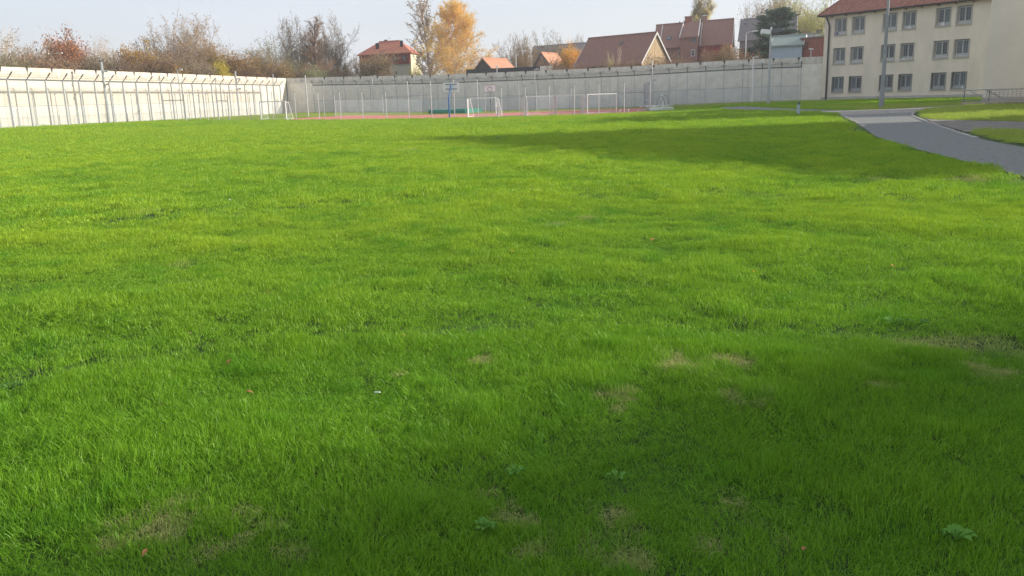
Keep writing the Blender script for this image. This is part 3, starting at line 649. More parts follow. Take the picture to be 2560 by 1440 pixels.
# green landing mat
A = gnd(1071.5, 285.5); B = gnd(1163, 284.5)
def mat_block(p, q, ww, h):
    mb = MB(); d = q-p; t_ = d.normalized(); n_ = Vector((-t_.y, t_.x, 0)); n1, n2 = 14, 4
    vs = {}; L_ = d.length
    top = [[p+t_*L_*i/n1+n_*ww*j/n2+Vector((0, 0, h+.015*math.sin(i*1.3)*math.cos(j*1.9)+random.uniform(-.008, .008))) for j in range(n2+1)] for i in range(n1+1)]
    for i in range(n1):
        for j in range(n2): mb.quad(top[i][j], top[i+1][j], top[i+1][j+1], top[i][j+1])
        a, b = top[i][0], top[i+1][0]; g = lambda v, o: Vector((v.x, v.y, p.z+.06))-n_*o
        am, bm = (a+g(a, 0))/2-n_*(.05+.012*math.sin(i*2.1)), (b+g(b, 0))/2-n_*(.05+.012*math.sin((i+1)*2.1))
        mb.quad(g(a, 0), g(b, 0), bm, am); mb.quad(am, bm, b, a)
        a, b = top[i][n2], top[i+1][n2]; mb.quad(Vector((b.x, b.y, p.z)), Vector((a.x, a.y, p.z)), a, b)
    for e in (top[0], top[n1]):
        for j in range(n2): mb.quad(e[j], e[j+1], Vector((e[j+1].x, e[j+1].y, p.z)), Vector((e[j].x, e[j].y, p.z)))
    return mb
t = thing('landing_mat', 'long green tarpaulin covered landing mat at the back of the red court', 'mat', A)
q1 = A.lerp(B, .72)
hm = at(1071.5, 275, A.y).z-A.z
mat_block(A, q1, 2.6, hm).build('mat_cover', M['teal'], t); mat_block(A.lerp(B, .722)+Vector((0, .15, 0)), B+Vector((0, .15, 0)), 2.8, hm*1.12).build('mat_cover', M['teal'], t)
mb = MB(); d_ = B-A; mb.obox(A+Vector((0, .1, 0)), d_, (0, 2.5, 0), (0, 0, .055)); mb.build('pallet', M['verge'], t)
# low white frame cart right of the screen
A = gnd(1627, 279); B = gnd(1685, 275.7)
t = thing('frame_cart', 'low white frame cart with curved tubes right of the mesh screen', 'cart', A)
d_ = B-A; t_ = d_.normalized(); n_ = Vector((-t_.y, t_.x, 0)); L_ = d_.length
for k, (z, o) in enumerate(((.08, 0), (.26, .15), (.44, .5), (.44, 1.6), (.08, 1.9))):
    mb = MB(); mb.obox(A+n_*o+Vector((0, 0, z)), t_*L_, n_*.14, (0, 0, .11)); mb.build('rail', M['white'], t)
for s in (.1, .5, .9):
    mb = MB(); mb.obox(A+t_*(L_*s)+n_*.1+Vector((0, 0, .56)), t_*.3, n_*1.5, (0, 0, .05)); mb.build('plank', M['verge'], t)
for s, hh in ((.62, .95), (.80, 1.05)):
    c0 = A+t_*(L_*s)+n_*.7; pts_ = [c0+t_*(.52*math.cos(a))+Vector((0, 0, .5+hh*math.sin(a))) for a in np.linspace(0, math.pi, 10)]
    mb = MB(); mb.path(pts_, .03, 5); mb.build('hoop_tube', M['galv_dark'], t)
for s, y in ((.78, 236), (.86, 252)):
    c0 = A+t_*(L_*s)+n_*1.1; mb = MB(); mb.tube(c0, (c0.x, c0.y, at(1670, y, c0.y).z), .06, n=6); mb.build('upright', M['white'], t)
# lamps and bollard
def floodlamp():
    P = gnd(1920.5, 261); h = at(1930, 68, P.y).z-P.z
    t = thing('floodlight_pole', 'grey floodlight pole with two lamp heads before the green pine', 'lamp post', P)
    mb = MB(); mb.tube((0, 0, -.2), (0, 0, h), .15, .10, n=10); mb.build('pole', M['galv'], t, sub=LOCAL(P))
    mb = MB(); mb.box(-.75, .75, -.06, .06, h-.75, h-.62); mb.build('cross_arm', M['galv_dark'], t, sub=LOCAL(P))
    for s, mm in ((-1, 'white'), (1, 'galv_dark')):
        mb = MB(); mb.obox((s*.15 if s > 0 else -1.05, -.35, h-.62), (.9, 0, .12*s), (0, .55, -.1), (0, 0, .46)); b_ = mb.build('lamp_head', M[mm], t, sub=LOCAL(P))
    mb = MB(); mb.tube((0, 0, h), (0, 0, h+.25), .06, n=6); mb.build('pole_tip', M['galv_dark'], t, sub=LOCAL(P))
floodlamp()
P = gnd(2203, 272); t = thing('lamp_pole', 'tall grey tapered lamp pole in front of the beige prison building', 'lamp post', P)
mb = MB(); mb.tube((0, 0, -.2), (0, 0, 1.1), .20, .19, n=12); mb.tube((0, 0, 1.1), (0, 0, 10.5), .165, .08, n=12); mb.build('pole', M['galv_post'], t, sub=LOCAL(P))
mb = MB(); mb.tube((0, 0, 10.5), (-.9, .3, 10.75), .05, .04, n=6); mb.build('arm', M['galv'], t, sub=LOCAL(P))
mb = MB(); mb.obox((-1.6, .2, 10.72), (.75, 0, 0), (0, .3, 0), (0, 0, .12)); mb.build('lamp_head', M['galv_light'], t, sub=LOCAL(P))
P = gnd(1995.5, 288.3); t = thing('bollard', 'short grey green bollard standing in the grass by the footpath', 'bollard', P); h = at(1997, 255, P.y).z-P.z
mb = MB(); mb.tube((0, 0, -.1), (0, 0, h-.18), .10, n=12); mb.build('shaft', M['bluewall'], t, sub=LOCAL(P))
mb = MB(); mb.tube((0, 0, h-.18), (0, 0, h-.10), .075, n=10); mb.tube((0, 0, h-.10), (0, 0, h), .125, .10, n=12); mb.build('cap', M['galv_dark'], t, sub=LOCAL(P))
mb = MB(); mb.tube((0, 0, -.02), (0, 0, .10), .16, .13, n=12); mb.build('foot', M['galv_dark'], t, sub=LOCAL(P))
# ramp with railing at the right
A = gnd(2404, 266.5); B = A+Vector((14, -1.2, 0)); B.z = tz(B.x, B.y)
t = thing('ramp', 'low ramp edged with weathered logs below the pale wing', 'ramp', A)
d_ = (B-A).normalized(); n_ = Vector((-d_.y, d_.x, 0))
for k in range(7):
    p = A+d_*(k*2.0); mb = MB(); pp = [p+d_*(2.0*j/6)+Vector((0, 0, .19+.018*math.sin(j*2.3+k))) for j in range(7)]; mb.path(pp, .135, 8); mb.build('log', M['timberbeam'], t, smooth=False)
mb = MB(); mb.obox(A+n_*.12+d_*.15-Vector((0, 0, .1)), d_*14, n_*.5, (0, 0, .14)); mb.build('base', M['black'], t)
mb = MB(); mb.obox(A+n_*.3+d_*2.2-Vector((0, 0, .05)), d_*12, n_*2.4, (0, 0, .33)); mb.build('deck', M['asphalt'], t)
rA = A+n_*.5+d_*.35; r = thing('ramp_railing', 'galvanised tube railing with wire mesh along the ramp', 'railing', rA)
ht = at(2415, 225.5, rA.y).z-rA.z
for s in (.0, 1.9, 5.0, 9.0, 13.0):
    mb = MB(); mb.tube(rA+d_*s, rA+d_*s+Vector((0, 0, ht)), .035, n=6); mb.build('post', M['galv_dark'], r)
for z, rr2 in ((ht, .04), (ht*.36, .028)):
    mb = MB(); mb.tube(rA+Vector((0, 0, z))-d_*.25, rA+d_*13+Vector((0, 0, z)), rr2, n=6); mb.build('rail', M['galv'], r)
for s in (1.2, 2.6):
    mb = MB(); mb.tube(rA+n_*2+d_*s+Vector((0, 0, ht*.98)), rA+n_*2+d_*(s+2.0)+Vector((0, 0, ht*.1)), .035, n=6); mb.build('brace', M['galv'], r)
mb = MB()
for j in range(1, 26): mb.tube(rA+d_*(j*.32+1.4)+Vector((0, 0, ht*.5)), rA+d_*(j*.32+1.4)+Vector((0, 0, ht)), .010, n=3)
for j in range(4): mb.tube(rA+d_*1.6+Vector((0, 0, ht*(.55+j*.13))), rA+d_*10+Vector((0, 0, ht*(.55+j*.13))), .010, n=3)
mb.build('wire_mesh', M['galv_dark'], r)

# ------------------------------------------------------------------ the beige prison building
FA = at(2055, 200, 108.3); FB = at(2457, 200, 92.2); FA.z = FB.z = 0
fd = (FB-FA).normalized(); fn = Vector((fd.y, -fd.x, 0))           # outward, towards the yard
FLEN = (FB-FA).length+3; FH = 10.25; zb = tz(FA.x, FA.y)
def face_hit(px, py, A0=FA, nn=fn):
    d = ray(px, py); o = Vector((0, 0, EYE)); t = (A0-o).dot(nn)/d.dot(nn); P = o+d*t
    return (P-A0), P
bl = thing('prison_building', 'three storey beige rendered cell block with barred windows and red tiled roof', 'building', FA)
rows = [(7.72, 9.62), (4.36, 6.26), (1.02, 2.82)]
cols = [(2083.3, 2113), (2126, 2158), (2202, 2237), (2250, 2284.4), (2332, 2370), (2383, 2422)]
zrow = []
ccs = []
for a, b in cols:
    s0 = face_hit(a, 139)[0].dot(fd); s1 = face_hit(b, 139)[0].dot(fd); ccs.append((s0, s1))
for y0, y1 in ((46, 88.5), (119.5, 160.5), (191.5, 230.7)):
    zrow.append((face_hit(2090, y1)[1].z, face_hit(2090, y0)[1].z))
print('rows', zrow, 'cols', ccs, FLEN)
zeave = face_hit(2078, 37)[1].z
openings = []
for r_, (z0, z1) in enumerate(zrow):
    for s0, s1 in ccs:
        w = s1-s0
        openings.append((r_, s0+.06, s1-.06, z0+.08, z1-.08))
def wall_with_holes(root, name, A0, u, nrm, length, ztop, zbot, holes, m, depth=.32):
    S_ = sorted({0, length, *[h[1] for h in holes], *[h[2] for h in holes]}); Zs = sorted({zbot, ztop, *[h[3] for h in holes], *[h[4] for h in holes]})
    mb = MB(); base = Vector((A0.x, A0.y, 0))
    def p(s, z, o=0): return base+u*s+nrm*o+Vector((0, 0, z))
    for i in range(len(S_)-1):
        for j in range(len(Zs)-1):
            sc, zc = (S_[i]+S_[i+1])/2, (Zs[j]+Zs[j+1])/2
            if any(h[1] < sc < h[2] and h[3] < zc < h[4] for h in holes): continue
            mb.quad(p(S_[i], Zs[j]), p(S_[i+1], Zs[j]), p(S_[i+1], Zs[j+1]), p(S_[i], Zs[j+1]))
    for _, s0, s1, z0, z1 in holes:
        D = -depth
        mb.quad(p(s0, z0), p(s0, z1), p(s0, z1, D), p(s0, z0, D)); mb.quad(p(s1, z1), p(s1, z0), p(s1, z0, D), p(s1, z1, D))
        mb.quad(p(s0, z1), p(s1, z1), p(s1, z1, D), p(s0, z1, D)); mb.quad(p(s1, z0), p(s0, z0), p(s0, z0, D), p(s1, z0, D))
    return mb.build(name, m, root)
wall_with_holes(bl, 'wall', FA, fd, fn, FLEN, zeave, -.4, openings, M['cream'])
DEP = 13
mb = MB(); A0 = FA; back = -fn*DEP
for P_, Q_ in ((A0+back, A0), (A0+fd*FLEN, A0+fd*FLEN+back), (A0+fd*FLEN+back, A0+back)):
    mb.quad(P_-Vector((0, 0, .4)), Q_-Vector((0, 0, .4)), Q_+Vector((0, 0, zeave)), P_+Vector((0, 0, zeave)))
mb.build('side_wall', M['cream'], bl)
mb = MB()
for k in range(9):
    L1 = FLEN/9; mb.obox(FA+fd*(k*L1+.01)+fn*.002+Vector((0, 0, -.3)), fd*(L1-.02), fn*.06, (0, 0, .3+zb+.42-k*.003))
mb.build('plinth', M['plinth'], bl)
gr = random.Random(5)
for q, (r_, s0, s1, z0, z1) in enumerate(openings):
    base = Vector((FA.x, FA.y, 0)); p = lambda s, z, o: base+fd*s+fn*o+Vector((0, 0, z))
    mb = MB(); e = .06 if r_ < 2 else .06; pro = .05
    for a, b, c, d in ((s0-e, s0+.005, z0-e, z1+e), (s1-.005, s1+e, z0-e, z1+e), (s0+.005, s1-.005, z1-.005, z1+e), (s0+.005, s1-.005, z0-e, z0+.005)):
        mb.obox(p(a, c, .003), fd*(b-a), fn*pro, (0, 0, d-c))
    if r_ == 2:
        for a, b, c, d in ((s0+.004, s0+.03, z0+.01, z1-.01), (s1-.03, s1-.004, z0+.01, z1-.01), (s0+.03, s1-.03, z1-.03, z1-.004)):
            mb.obox(p(a, c, -.29), fd*(b-a), fn*.285, (0, 0, d-c))
    win = mb.build('window', M['surround'] if r_ < 2 else M['reveal'], bl)
    # sill
    mb = MB(); mb.obox(p(s0-e-.05, z0-e-.09, .003), fd*(s1-s0+2*e+.1), fn*.12, (0, 0, .085)); mb.build('sill', M['plinth'], win)
    # frame with two sashes
    fs0, fs1 = s0+.10, s1-.12; fz0, fz1 = z0+.26, z1-.06; mb = MB(); O = -.30; sm = (fs0+fs1)/2+gr.uniform(-.03, .03); tr_ = fz1-.42*(fz1-fz0) if r_ < 1 else None
    bars_ = [(fs0, fs0+.09, fz0, fz1), (fs1-.09, fs1, fz0, fz1), (sm-.07, sm+.07, fz0+.09, fz1-.08), (fs0+.09, fs1-.09, fz0, fz0+.09), (fs0+.09, fs1-.09, fz1-.08, fz1)]
    for a, b, c, d in bars_: mb.obox(p(a, c, O), fd*(b-a), fn*.09, (0, 0, d-c))
    mb.obox(p(s0+.01, z0+.01, O-.02), fd*(s1-s0-.02), fn*.10, (0, 0, .24))
    mb.build('frame', M['frame'] if r_ < 2 else M['galv'], win)
    for a, b in ((fs0+.09, sm-.07), (sm+.07, fs1-.09)):
        mb = MB(); mb.obox(p(a, fz0+.09, O-.01), fd*(b-a), fn*.03, (0, 0, fz1-fz0-.17)); mb.build('pane', M['glass'] if gr.random() < .45 else M['blind'], win)
    # surrounding filler so nothing shows round the sash
    mb = MB(); mb.obox(p(s0+.002, z0+.002, -.36), fd*(s1-s0-.004), fn*.045, (0, 0, z1-z0-.004)); mb.build('backing', M['reveal'], win)
    mb = MB()
    nv, nh = 5, 9; o_ = .07 if r_ < 2 else -.09; gx0, gx1, gz0, gz1 = (s0-.05, s1+.05, z0-.03, z1+.03) if r_ < 2 else (s0+.03, s1-.03, z0+.03, z1-.03)
    for k in range(nv+1):
        s = gx0+(gx1-gx0)*k/nv; mb.tube(p(s, gz0, o_), p(s, gz1, o_), .012, n=4)
    for k in range(nh+1):
        z = gz0+(gz1-gz0)*k/nh; mb.tube(p(gx0, z, o_+.012), p(gx1, z, o_+.012), .012, n=4)
    mb.build('grille', M['galv'], win)
# things on sills
def sill_item(name, label, cat, q, f_, w, h, m):
    r_, s0, s1, z0, z1 = openings[q]; P = Vector((FA.x, FA.y, 0))+fd*(s0+(s1-s0)*f_)+fn*(-.16)+Vector((0, 0, z0+.003))
    mb = MB(); mb.obox(P, fd*w, fn*.13, (0, 0, h)); mb.obox(P+fd*w*.2+Vector((0, 0, h+.001)), fd*w*.5, fn*.1, (0, 0, h*.5)); mb.v = [tuple(Vector(v)-P) for v in mb.v]
    o = mb.build(name, m); o.location = P; tag(o, label, cat)
sill_item('box', 'small blue box on the sill of the top left cell window', 'box', 0, .08, .25, .18, M['blue'])
sill_item('paper_bag', 'white paper bag on the sill of a middle row window, fourth from the left', 'bag', 9, -.02, .7, .10, M['white'])
sill_item('carton', 'white carton on the sill of the top window, fourth from the left', 'carton', 3, .38, .45, .17, M['white'])
sill_item('packet', 'white packet on the sill of the top window, fifth from the left', 'packet', 4, .35, .45, .25, M['white'])
sill_item('jug', 'small white jug on the sill of the ground floor window at the far right', 'jug', 17, .72, .16, .18, M['white'])
# downpipe
hp = face_hit(2077, 62)[1]; hb = face_hit(2066, 246)[1]; sp = (hb-FA).dot(fd)
mb = MB(); b0 = Vector((FA.x, FA.y, 0))+fd*sp+fn*.16; mb.tube(b0+Vector((0, 0, zb+.1)), b0+Vector((0, 0, zeave-1.3)), .10, n=8); mb.tube(b0+Vector((0, 0, zeave-1.3)), b0-fd*.25+fn*.4+Vector((0, 0, zeave-.1)), .10, n=8)
mb.build('downpipe', M['notch'], bl)
# hipped roof with modelled rows of tiles
ov = .62; E0 = FA-fd*ov+fn*ov; E1 = FA+fd*(FLEN+6)+fn*ov; ze = zeave-.05; run = DEP/2+ov; rise = run*.92
def tile_plane(name, Eo, Ed, inw, length, left_hip, m, right_hip=True, root=bl):
    # Eo eave start, Ed along eave, inw horizontal inward
    sl = math.hypot(run, rise); rows_ = int(sl/.33); mb = MB(); step = .19
    for r_ in range(rows_):
        a = r_/rows_; b = (r_+1)/rows_; x0 = run*a if left_hip else 0; x1 = length-(run*a if right_hip else 0)
        nn_ = int((x1-x0)/step); prev = None
        if nn_ < 2: continue
        for k in range(nn_+1):
            s = x0+(x1-x0)*k/nn_; ph = int(round(s/step)) % 2; bump_ = .085 if ph else 0.
            lo = Eo+Ed*s+inw*(run*a)+Vector((0, 0, rise*a+.055+bump_)); hi = Eo+Ed*s+inw*(run*b)+Vector((0, 0, rise*b+.012+bump_*.9))
            i = len(mb.v); mb.v += [tuple(lo-Vector((0, 0, .05))), tuple(lo), tuple(hi)]
            if k: mb.f += [(i-3, i, i+1, i-2), (i-2, i+1, i+2, i-1)]
    o = mb.build(name, m, root); tag(o, kind='stuff'); return o
Ez = Vector((0, 0, ze))
tile_plane('roof_tiles', E0+Ez, fd, -fn, FLEN+6+ov, True, M['rooftile'], False)
tile_plane('roof_tiles', E0-fn*(2*run)+Ez, fn, fd, 2*run, True, M['rooftile'])
mb = MB(); RL = FLEN+6+ov
a_, b_, c_, d_ = E0+Ez, E0+fd*RL+Ez, E0+fd*RL-fn*2*run+Ez, E0-fn*2*run+Ez; r1 = E0+fd*run-fn*run+Ez+Vector((0, 0, rise)); r2 = E0+fd*RL-fn*run+Ez+Vector((0, 0, rise))
mb.quad(a_, b_, r2, r1); mb.quad(d_, a_, r1); mb.quad(c_, d_, r1, r2); mb.quad(b_, c_, r2)
mb.quad(a_-Vector((0, 0, .12)), d_-Vector((0, 0, .12)), c_-Vector((0, 0, .12)), b_-Vector((0, 0, .12)))
mb.build('roof', M['roofbrown'], bl)
mb = MB(); mb.tube(a_+fn*.06-Vector((0, 0, .05)), b_+fn*.06-Vector((0, 0, .05)), .075, n=8); mb.tube(a_-fd*.06-Vector((0, 0, .05)), d_-fd*.06-Vector((0, 0, .05)), .075, n=8); mb.build('gutter', M['notch'], bl)
for k in range(14):
    mb = MB(); mb.obox(FA+fd*(1+k*1.9)+Vector((0, 0, ze-.26)), fd*.10, fn*.5, (0, 0, .13)); mb.build('rafter_end', M['bark'], bl)
mb = MB(); 
for k in range(16):
    p0 = a_.lerp(r1, k/16); p1 = a_.lerp(r1, (k+1)/16); mb.tube(p0+Vector((0, 0, .07)), p1+Vector((0, 0, .10)), .11, .12, n=6)
mb.build('hip_tiles', M['rooftile'], bl)
# pale wing, nearer, at the right edge; and two more blocks of the prison standing outside the frame (their shadows lie on the lawn)
def block(name, label, foot, h, m, roofm, cat='building', rows_=3, faces=(0,)):
    P = [Vector((x, y, 0)) for x, y in foot]; root = thing(name, label, cat, P[0]); mb = MB(); n_ = len(P)
    for i in range(n_): mb.quad(P[i]-Vector((0, 0, .4)), P[(i+1) % n_]-Vector((0, 0, .4)), P[(i+1) % n_]+Vector((0, 0, h)), P[i]+Vector((0, 0, h)))
    mb.build('wall', m, root); mb = MB(); c0 = sum(P, Vector())/n_
    Q = [p+(p-c0).normalized()*.35 for p in P]
    mb.poly(*[q+Vector((0, 0, h+.25)) for q in Q]); mb.poly(*[q+Vector((0, 0, h)) for q in reversed(Q)])
    for i in range(n_): mb.quad(Q[i]+Vector((0, 0, h)), Q[(i+1) % n_]+Vector((0, 0, h)), Q[(i+1) % n_]+Vector((0, 0, h+.25)), Q[i]+Vector((0, 0, h+.25)))
    mb.build('roof', roofm, root)
    mb = MB()
    for i in range(n_):
        e = P[(i+1) % n_]-P[i]; nn = Vector((e.y, -e.x, 0)).normalized(); mb.obox(P[i]+nn*.003-Vector((0, 0, .3)), e, nn*.05, (0, 0, .3+.65))
    mb.build('plinth', M['plinth'], root)
    for i in faces:
        e = P[(i+1) % n_]-P[i]; L_ = e.length; e.normalize(); nn = Vector((e.y, -e.x, 0))
        for k in range(int(L_/3.4)):
            for r_ in range(rows_):
                s = 1.2+k*3.4; z = 1.4+r_*3.3; mb = MB(); mb.obox(P[i]+e*s+nn*.004+Vector((0, 0, z)), e*1.3, nn*.05, (0, 0, 1.5)); w_ = mb.build('window', M['frame'], root)
                for q in (0, 1):
                    mb = MB(); mb.obox(P[i]+e*(s+.08+q*.6)+nn*.055+Vector((0, 0, z+.1)), e*.52, nn*.012, (0, 0, 1.3)); mb.build('pane', M['glass'], w_)
    return root
wc = at(2456, 252, 70); WH = 10.8
block('building_wing', 'pale beige windowless wing standing nearer at the right edge of the photo', [(wc.x, wc.y), (wc.x+9, wc.y-.9), (wc.x+21, wc.y+12), (wc.x+13, wc.y+15.5)], WH, M['cream_skylit'], M['roofbrown'], faces=())
block('stair_block', 'beige stair block beyond the right edge of the photo shading the far lawn', [(42.0, 57.8), (62, 56), (64, 66), (44, 67.5)], 13.3, M['cream'], M['roofbrown'], faces=(0,))
block('cell_block', 'beige cell block on the right whose shadow crosses the middle of the lawn', [(27.6, 43.4), (39.3, 20.2), (51, 22), (56, 43.4)], 11.7, M['cream'], M['roofbrown'], faces=(0,))
block('gatehouse_block', 'beige block on the near right whose shadow darkens the foreground grass', [(39.6, 13.2), (21.1, 2.35), (24, -14), (54, -4)], 11.2, M['cream'], M['roofbrown'], faces=(0,))

# ------------------------------------------------------------------ houses beyond the wall
def P2(px, Y): v = at(px, 200, Y); return Vector((v.x, v.y, 0))
def house(name, label, p0, p1, p2, eave, ridge, wallm, roofm, hip=0., over=.4, verge=None, gable=None, cat='house', th=.16):
    A, B, Cc = P2(*p0), P2(*p1), P2(*p2); V = Cc-A; U = B-A; ul = U.length; u = U.normalized(); v = V.normalized(); w = V.length
    ze = at(p0[0], eave, p0[1]).z; rm = A+V*.5; zr = at(ridge[0], ridge[1], (A+V*.5+U*ridge[2]).y).z
    root = thing(name, label, cat, A); up_ = Vector((0, 0, 1))
    D, E_ = A+V, B+V; mb = MB(); dn = Vector((0, 0, -.5)); h = ze*up_
    for a, b in ((A, B), (E_, D)): mb.quad(a+dn, b+dn, b+h, a+h)
    if hip or gable is None:
        for a, b in ((D, A), (B, E_)):
            if hip: mb.quad(a+dn, b+dn, b+h, a+h)
            else: mb.poly(a+dn, b+dn, b+h, (a+b)/2+zr*up_, a+h)
    mb.build('wall', wallm, root)
    if gable is not None and not hip:
        for a, b in ((D, A), (B, E_)):
            mb = MB(); mb.poly(a+dn, b+dn, b+h, (a+b)/2+zr*up_, a+h); mb.build('gable_wall', gable, root)
    sl = (zr-ze)/(w/2); ho = over
    R0 = A+V*.5+u*(hip*w/2)+up_*zr; R1 = B+V*.5-u*(hip*w/2)+up_*zr; og = 0 if hip else over*.7
    eA = A-v*ho-u*(ho if hip else og)+up_*(ze-sl*ho); eB = B-v*ho+u*(ho if hip else og)+up_*(ze-sl*ho); eD = D+v*ho-u*(ho if hip else og)+up_*(ze-sl*ho); eE = E_+v*ho+u*(ho if hip else og)+up_*(ze-sl*ho)
    if not hip: R0 -= u*og; R1 += u*og
    T_ = up_*th; mb = MB()
    mb.quad(eA+T_, eB+T_, R1+T_, R0+T_); mb.quad(eE+T_, eD+T_, R0+T_, R1+T_)
    if hip: mb.poly(eD+T_, eA+T_, R0+T_); mb.poly(eB+T_, eE+T_, R1+T_)
    for a, b in ((eA, eB), (eE, eD)) + (((eD, eA), (eB, eE)) if hip else ((eA, R0), (R0, eD), (eB, R1), (R1, eE))): mb.quad(a, b, b+T_, a+T_)
    mb.quad(eB, eA, R0, R1); mb.quad(eD, eE, R1, R0)
    roof = mb.build('roof', roofm, root)
    mb = MB(); mb.tube(R0+T_*1.1, R1+T_*1.1, .14, n=6)
    mb.build('ridge', roofm, roof)
    if verge:
        for a, b in ((eA, R0), (eD, R0), (eB, R1), (eE, R1)):
            mb = MB(); mb.obox(a-up_*.10, b-a, u*.05, up_*.34); mb.build('verge_board', M[verge], root)
    root['_'] = 0; del root['_']
    return dict(root=root, roof=roof, A=A, B=B, D=D, E=E_, u=u, v=v, ze=ze, zr=zr, w=w, ul=ul, sl=sl, R0=R0, R1=R1)
def win_on(hs, A, B, px0, px1, y0, y1, name='window', fm=None, gm_=None, pro=.05):
    nn = Vector(((B-A).y, -(B-A).x, 0)).normalized(); e = (B-A).normalized()
    a = face_hit(px0, (y0+y1)/2, A, nn)[1]; b = face_hit(px1, (y0+y1)/2, A, nn)[1]; z1 = face_hit((px0+px1)/2, y0, A, nn)[1].z; z0 = face_hit((px0+px1)/2, y1, A, nn)[1].z
    s0, s1 = (a-A).dot(e), (b-A).dot(e); s0, s1 = min(s0, s1), max(s0, s1); Ab = Vector((A.x, A.y, 0)); mb = MB(); mb.obox(Ab+e*s0+nn*.005+Vector((0, 0, z0)), e*(s1-s0), nn*pro, (0, 0, z1-z0)); w = mb.build(name, fm or M['frame'], hs['root'])
    g_ = .16*(s1-s0); mb = MB(); mb.obox(Ab+e*(s0+g_)+nn*(.005+pro)+Vector((0, 0, z0+g_)), e*(s1-s0-2*g_), nn*.02, (0, 0, z1-z0-2*g_)); mb.build('pane', gm_ or M['glass'], w)
def chimney(hs, px, y0, y1, m, wid, along=None, capm=None, off=.0):
    # stands on the ridge line at photo column px
    R0, R1 = hs['R0'], hs['R1']; nn = Vector(((R1-R0).y, -(R1-R0).x, 0)).normalized(); P = face_hit(px, y1, R0+nn*off, nn)[1]; zt = face_hit(px, y0, R0+nn*off, nn)[1].z; zl = min(P.z, hs['zr'])-.6
    mb = MB(); mb.box(P.x-wid/2, P.x+wid/2, P.y-wid/2, P.y+wid/2, zl, zt); c = mb.build('chimney', m, hs['root'])
    if capm: mb = MB(); mb.box(P.x-wid*.62, P.x+wid*.62, P.y-wid*.62, P.y+wid*.62, zt+.003, zt+.14); mb.build('chimney_cap', capm, c)
def skylight(hs, px0, px1, y0, y1, side=-1):
    A = hs['A'] if side < 0 else hs['D']; up_ = Vector((0, 0, 1)); s3 = (hs['v']*(hs['w']/2)+up_*(hs['zr']-hs['ze'])).normalized(); N_ = hs['u'].cross(s3).normalized()
    O0 = hs['A']+up_*(hs['ze']+.17)
    def hit(px, py):
        d = ray(px, py); o = Vector((0, 0, EYE)); t = (O0-o).dot(N_)/d.dot(N_); return o+d*t
    a = hit(px0, y1); u_ = hs['u']*((hit(px1, y1)-a).dot(hs['u'])); s_ = s3*((hit(px0, y0)-a).dot(s3)); nf = N_ if N_.z > 0 else -N_
    mb = MB(); mb.obox(a, u_, s_, nf*.12); f_ = mb.build('skylight', M['galv_dark'], hs['root']); mb = MB(); mb.obox(a+u_*.15+s_*.12+nf*.122, u_*.7, s_*.74, nf*.02); mb.build('pane', M['blind'], f_)
# red hipped house with mansard band
h1 = house('brick_house', 'cream house with red hipped roof, dark red tiled upper floor and black chimneys', (903, 172), (1028, 168), (934, 181), 136.3, (990, 105, .5), M['mansard'], M['roofred'], hip=.72, over=.5)
h1['root'].name = 'hipped_house'
o_ = -h1['v']*.10
mb = MB(); z_ = at(1026, 158.5, 168).z; a = h1['A']+o_-h1['u']*.1; mb.obox(a-Vector((0, 0, .3)), (h1['B']-h1['A'])+h1['u']*.2-h1['u']*.0, -h1['v']*.02, (0, 0, .3+z_)); mb.build('lower_wall', M['wallolive'], h1['root'])
mb = MB(); mb.obox(h1['B']+h1['u']*.11+Vector((0, 0, -.3)), h1['E']-h1['B'], h1['u']*.06, (0, 0, .3+h1['ze']-.25)); mb.build('sunlit_side_wall', M['wallsunlit'], h1['root'])
for k in range(9):   # tile courses on the red band
    z = z_+(h1['ze']-z_)*k/9; o2 = -h1['v']*(.15+.34*(1-k/9)); mb = MB(); mb.obox(h1['A']+Vector((0, 0, z)), h1['B']-h1['A'], o2, (0, 0, (h1['ze']-z_)/9*.94)); mb.build('tile_course', M['mansard'], h1['root'])
Wa, Wb = h1['A']-h1['v']*.52, h1['B']-h1['v']*.52
for q in ((938, 945, 143.5, 153.5), (984, 991, 140.5, 152.5), (1007.5, 1015, 139.5, 152.5)): win_on(h1, Wa, Wb, *q, fm=M['black'], gm_=M['blind'], pro=.12)
Wa2 = h1['A']-h1['v']*.13; win_on(h1, Wa2, Wa2+h1['u'], 989, 992.5, 178, 185, fm=M['bark'])
win_on(h1, Wa2, Wa2+h1['u'], 959, 969, 164, 177, 'shutter', fm=M['bark'], gm_=M['brickbrown'])
SB, SE = h1['B']+h1['u']*.175, h1['E']+h1['u']*.175
win_on(h1, SB, SE, 1041.5, 1046, 140, 155, fm=M['galv_dark'])
chimney(h1, 944, 108, 123, M['black'], .62, off=2.6); chimney(h1, 965, 99.5, 108, M['black'], .62, off=-.8); chimney(h1, 1004.5, 101.5, 119, M['black'], .55, off=2.2)
mb = MB(); P_ = h1['R0'].lerp(h1['R1'], .5); mb.tube(P_, P_+Vector((0, 0, 1.0)), .05, n=5); mb.tube(P_+Vector((-.3, 0, .8)), P_+Vector((.3, 0, .8)), .03, n=4); mb.build('aerial', M['galv'], h1['root'])
# small orange roofed barn
h2 = house('small_barn', 'small dark timber barn with bright orange roof right of the golden tree', (1229, 150), (1287, 155), (1190, 153), 171, (1209, 148, 0), M['woodark'], M['rooforange'], over=.3, gable=M['woodark'], verge='galv_dark')
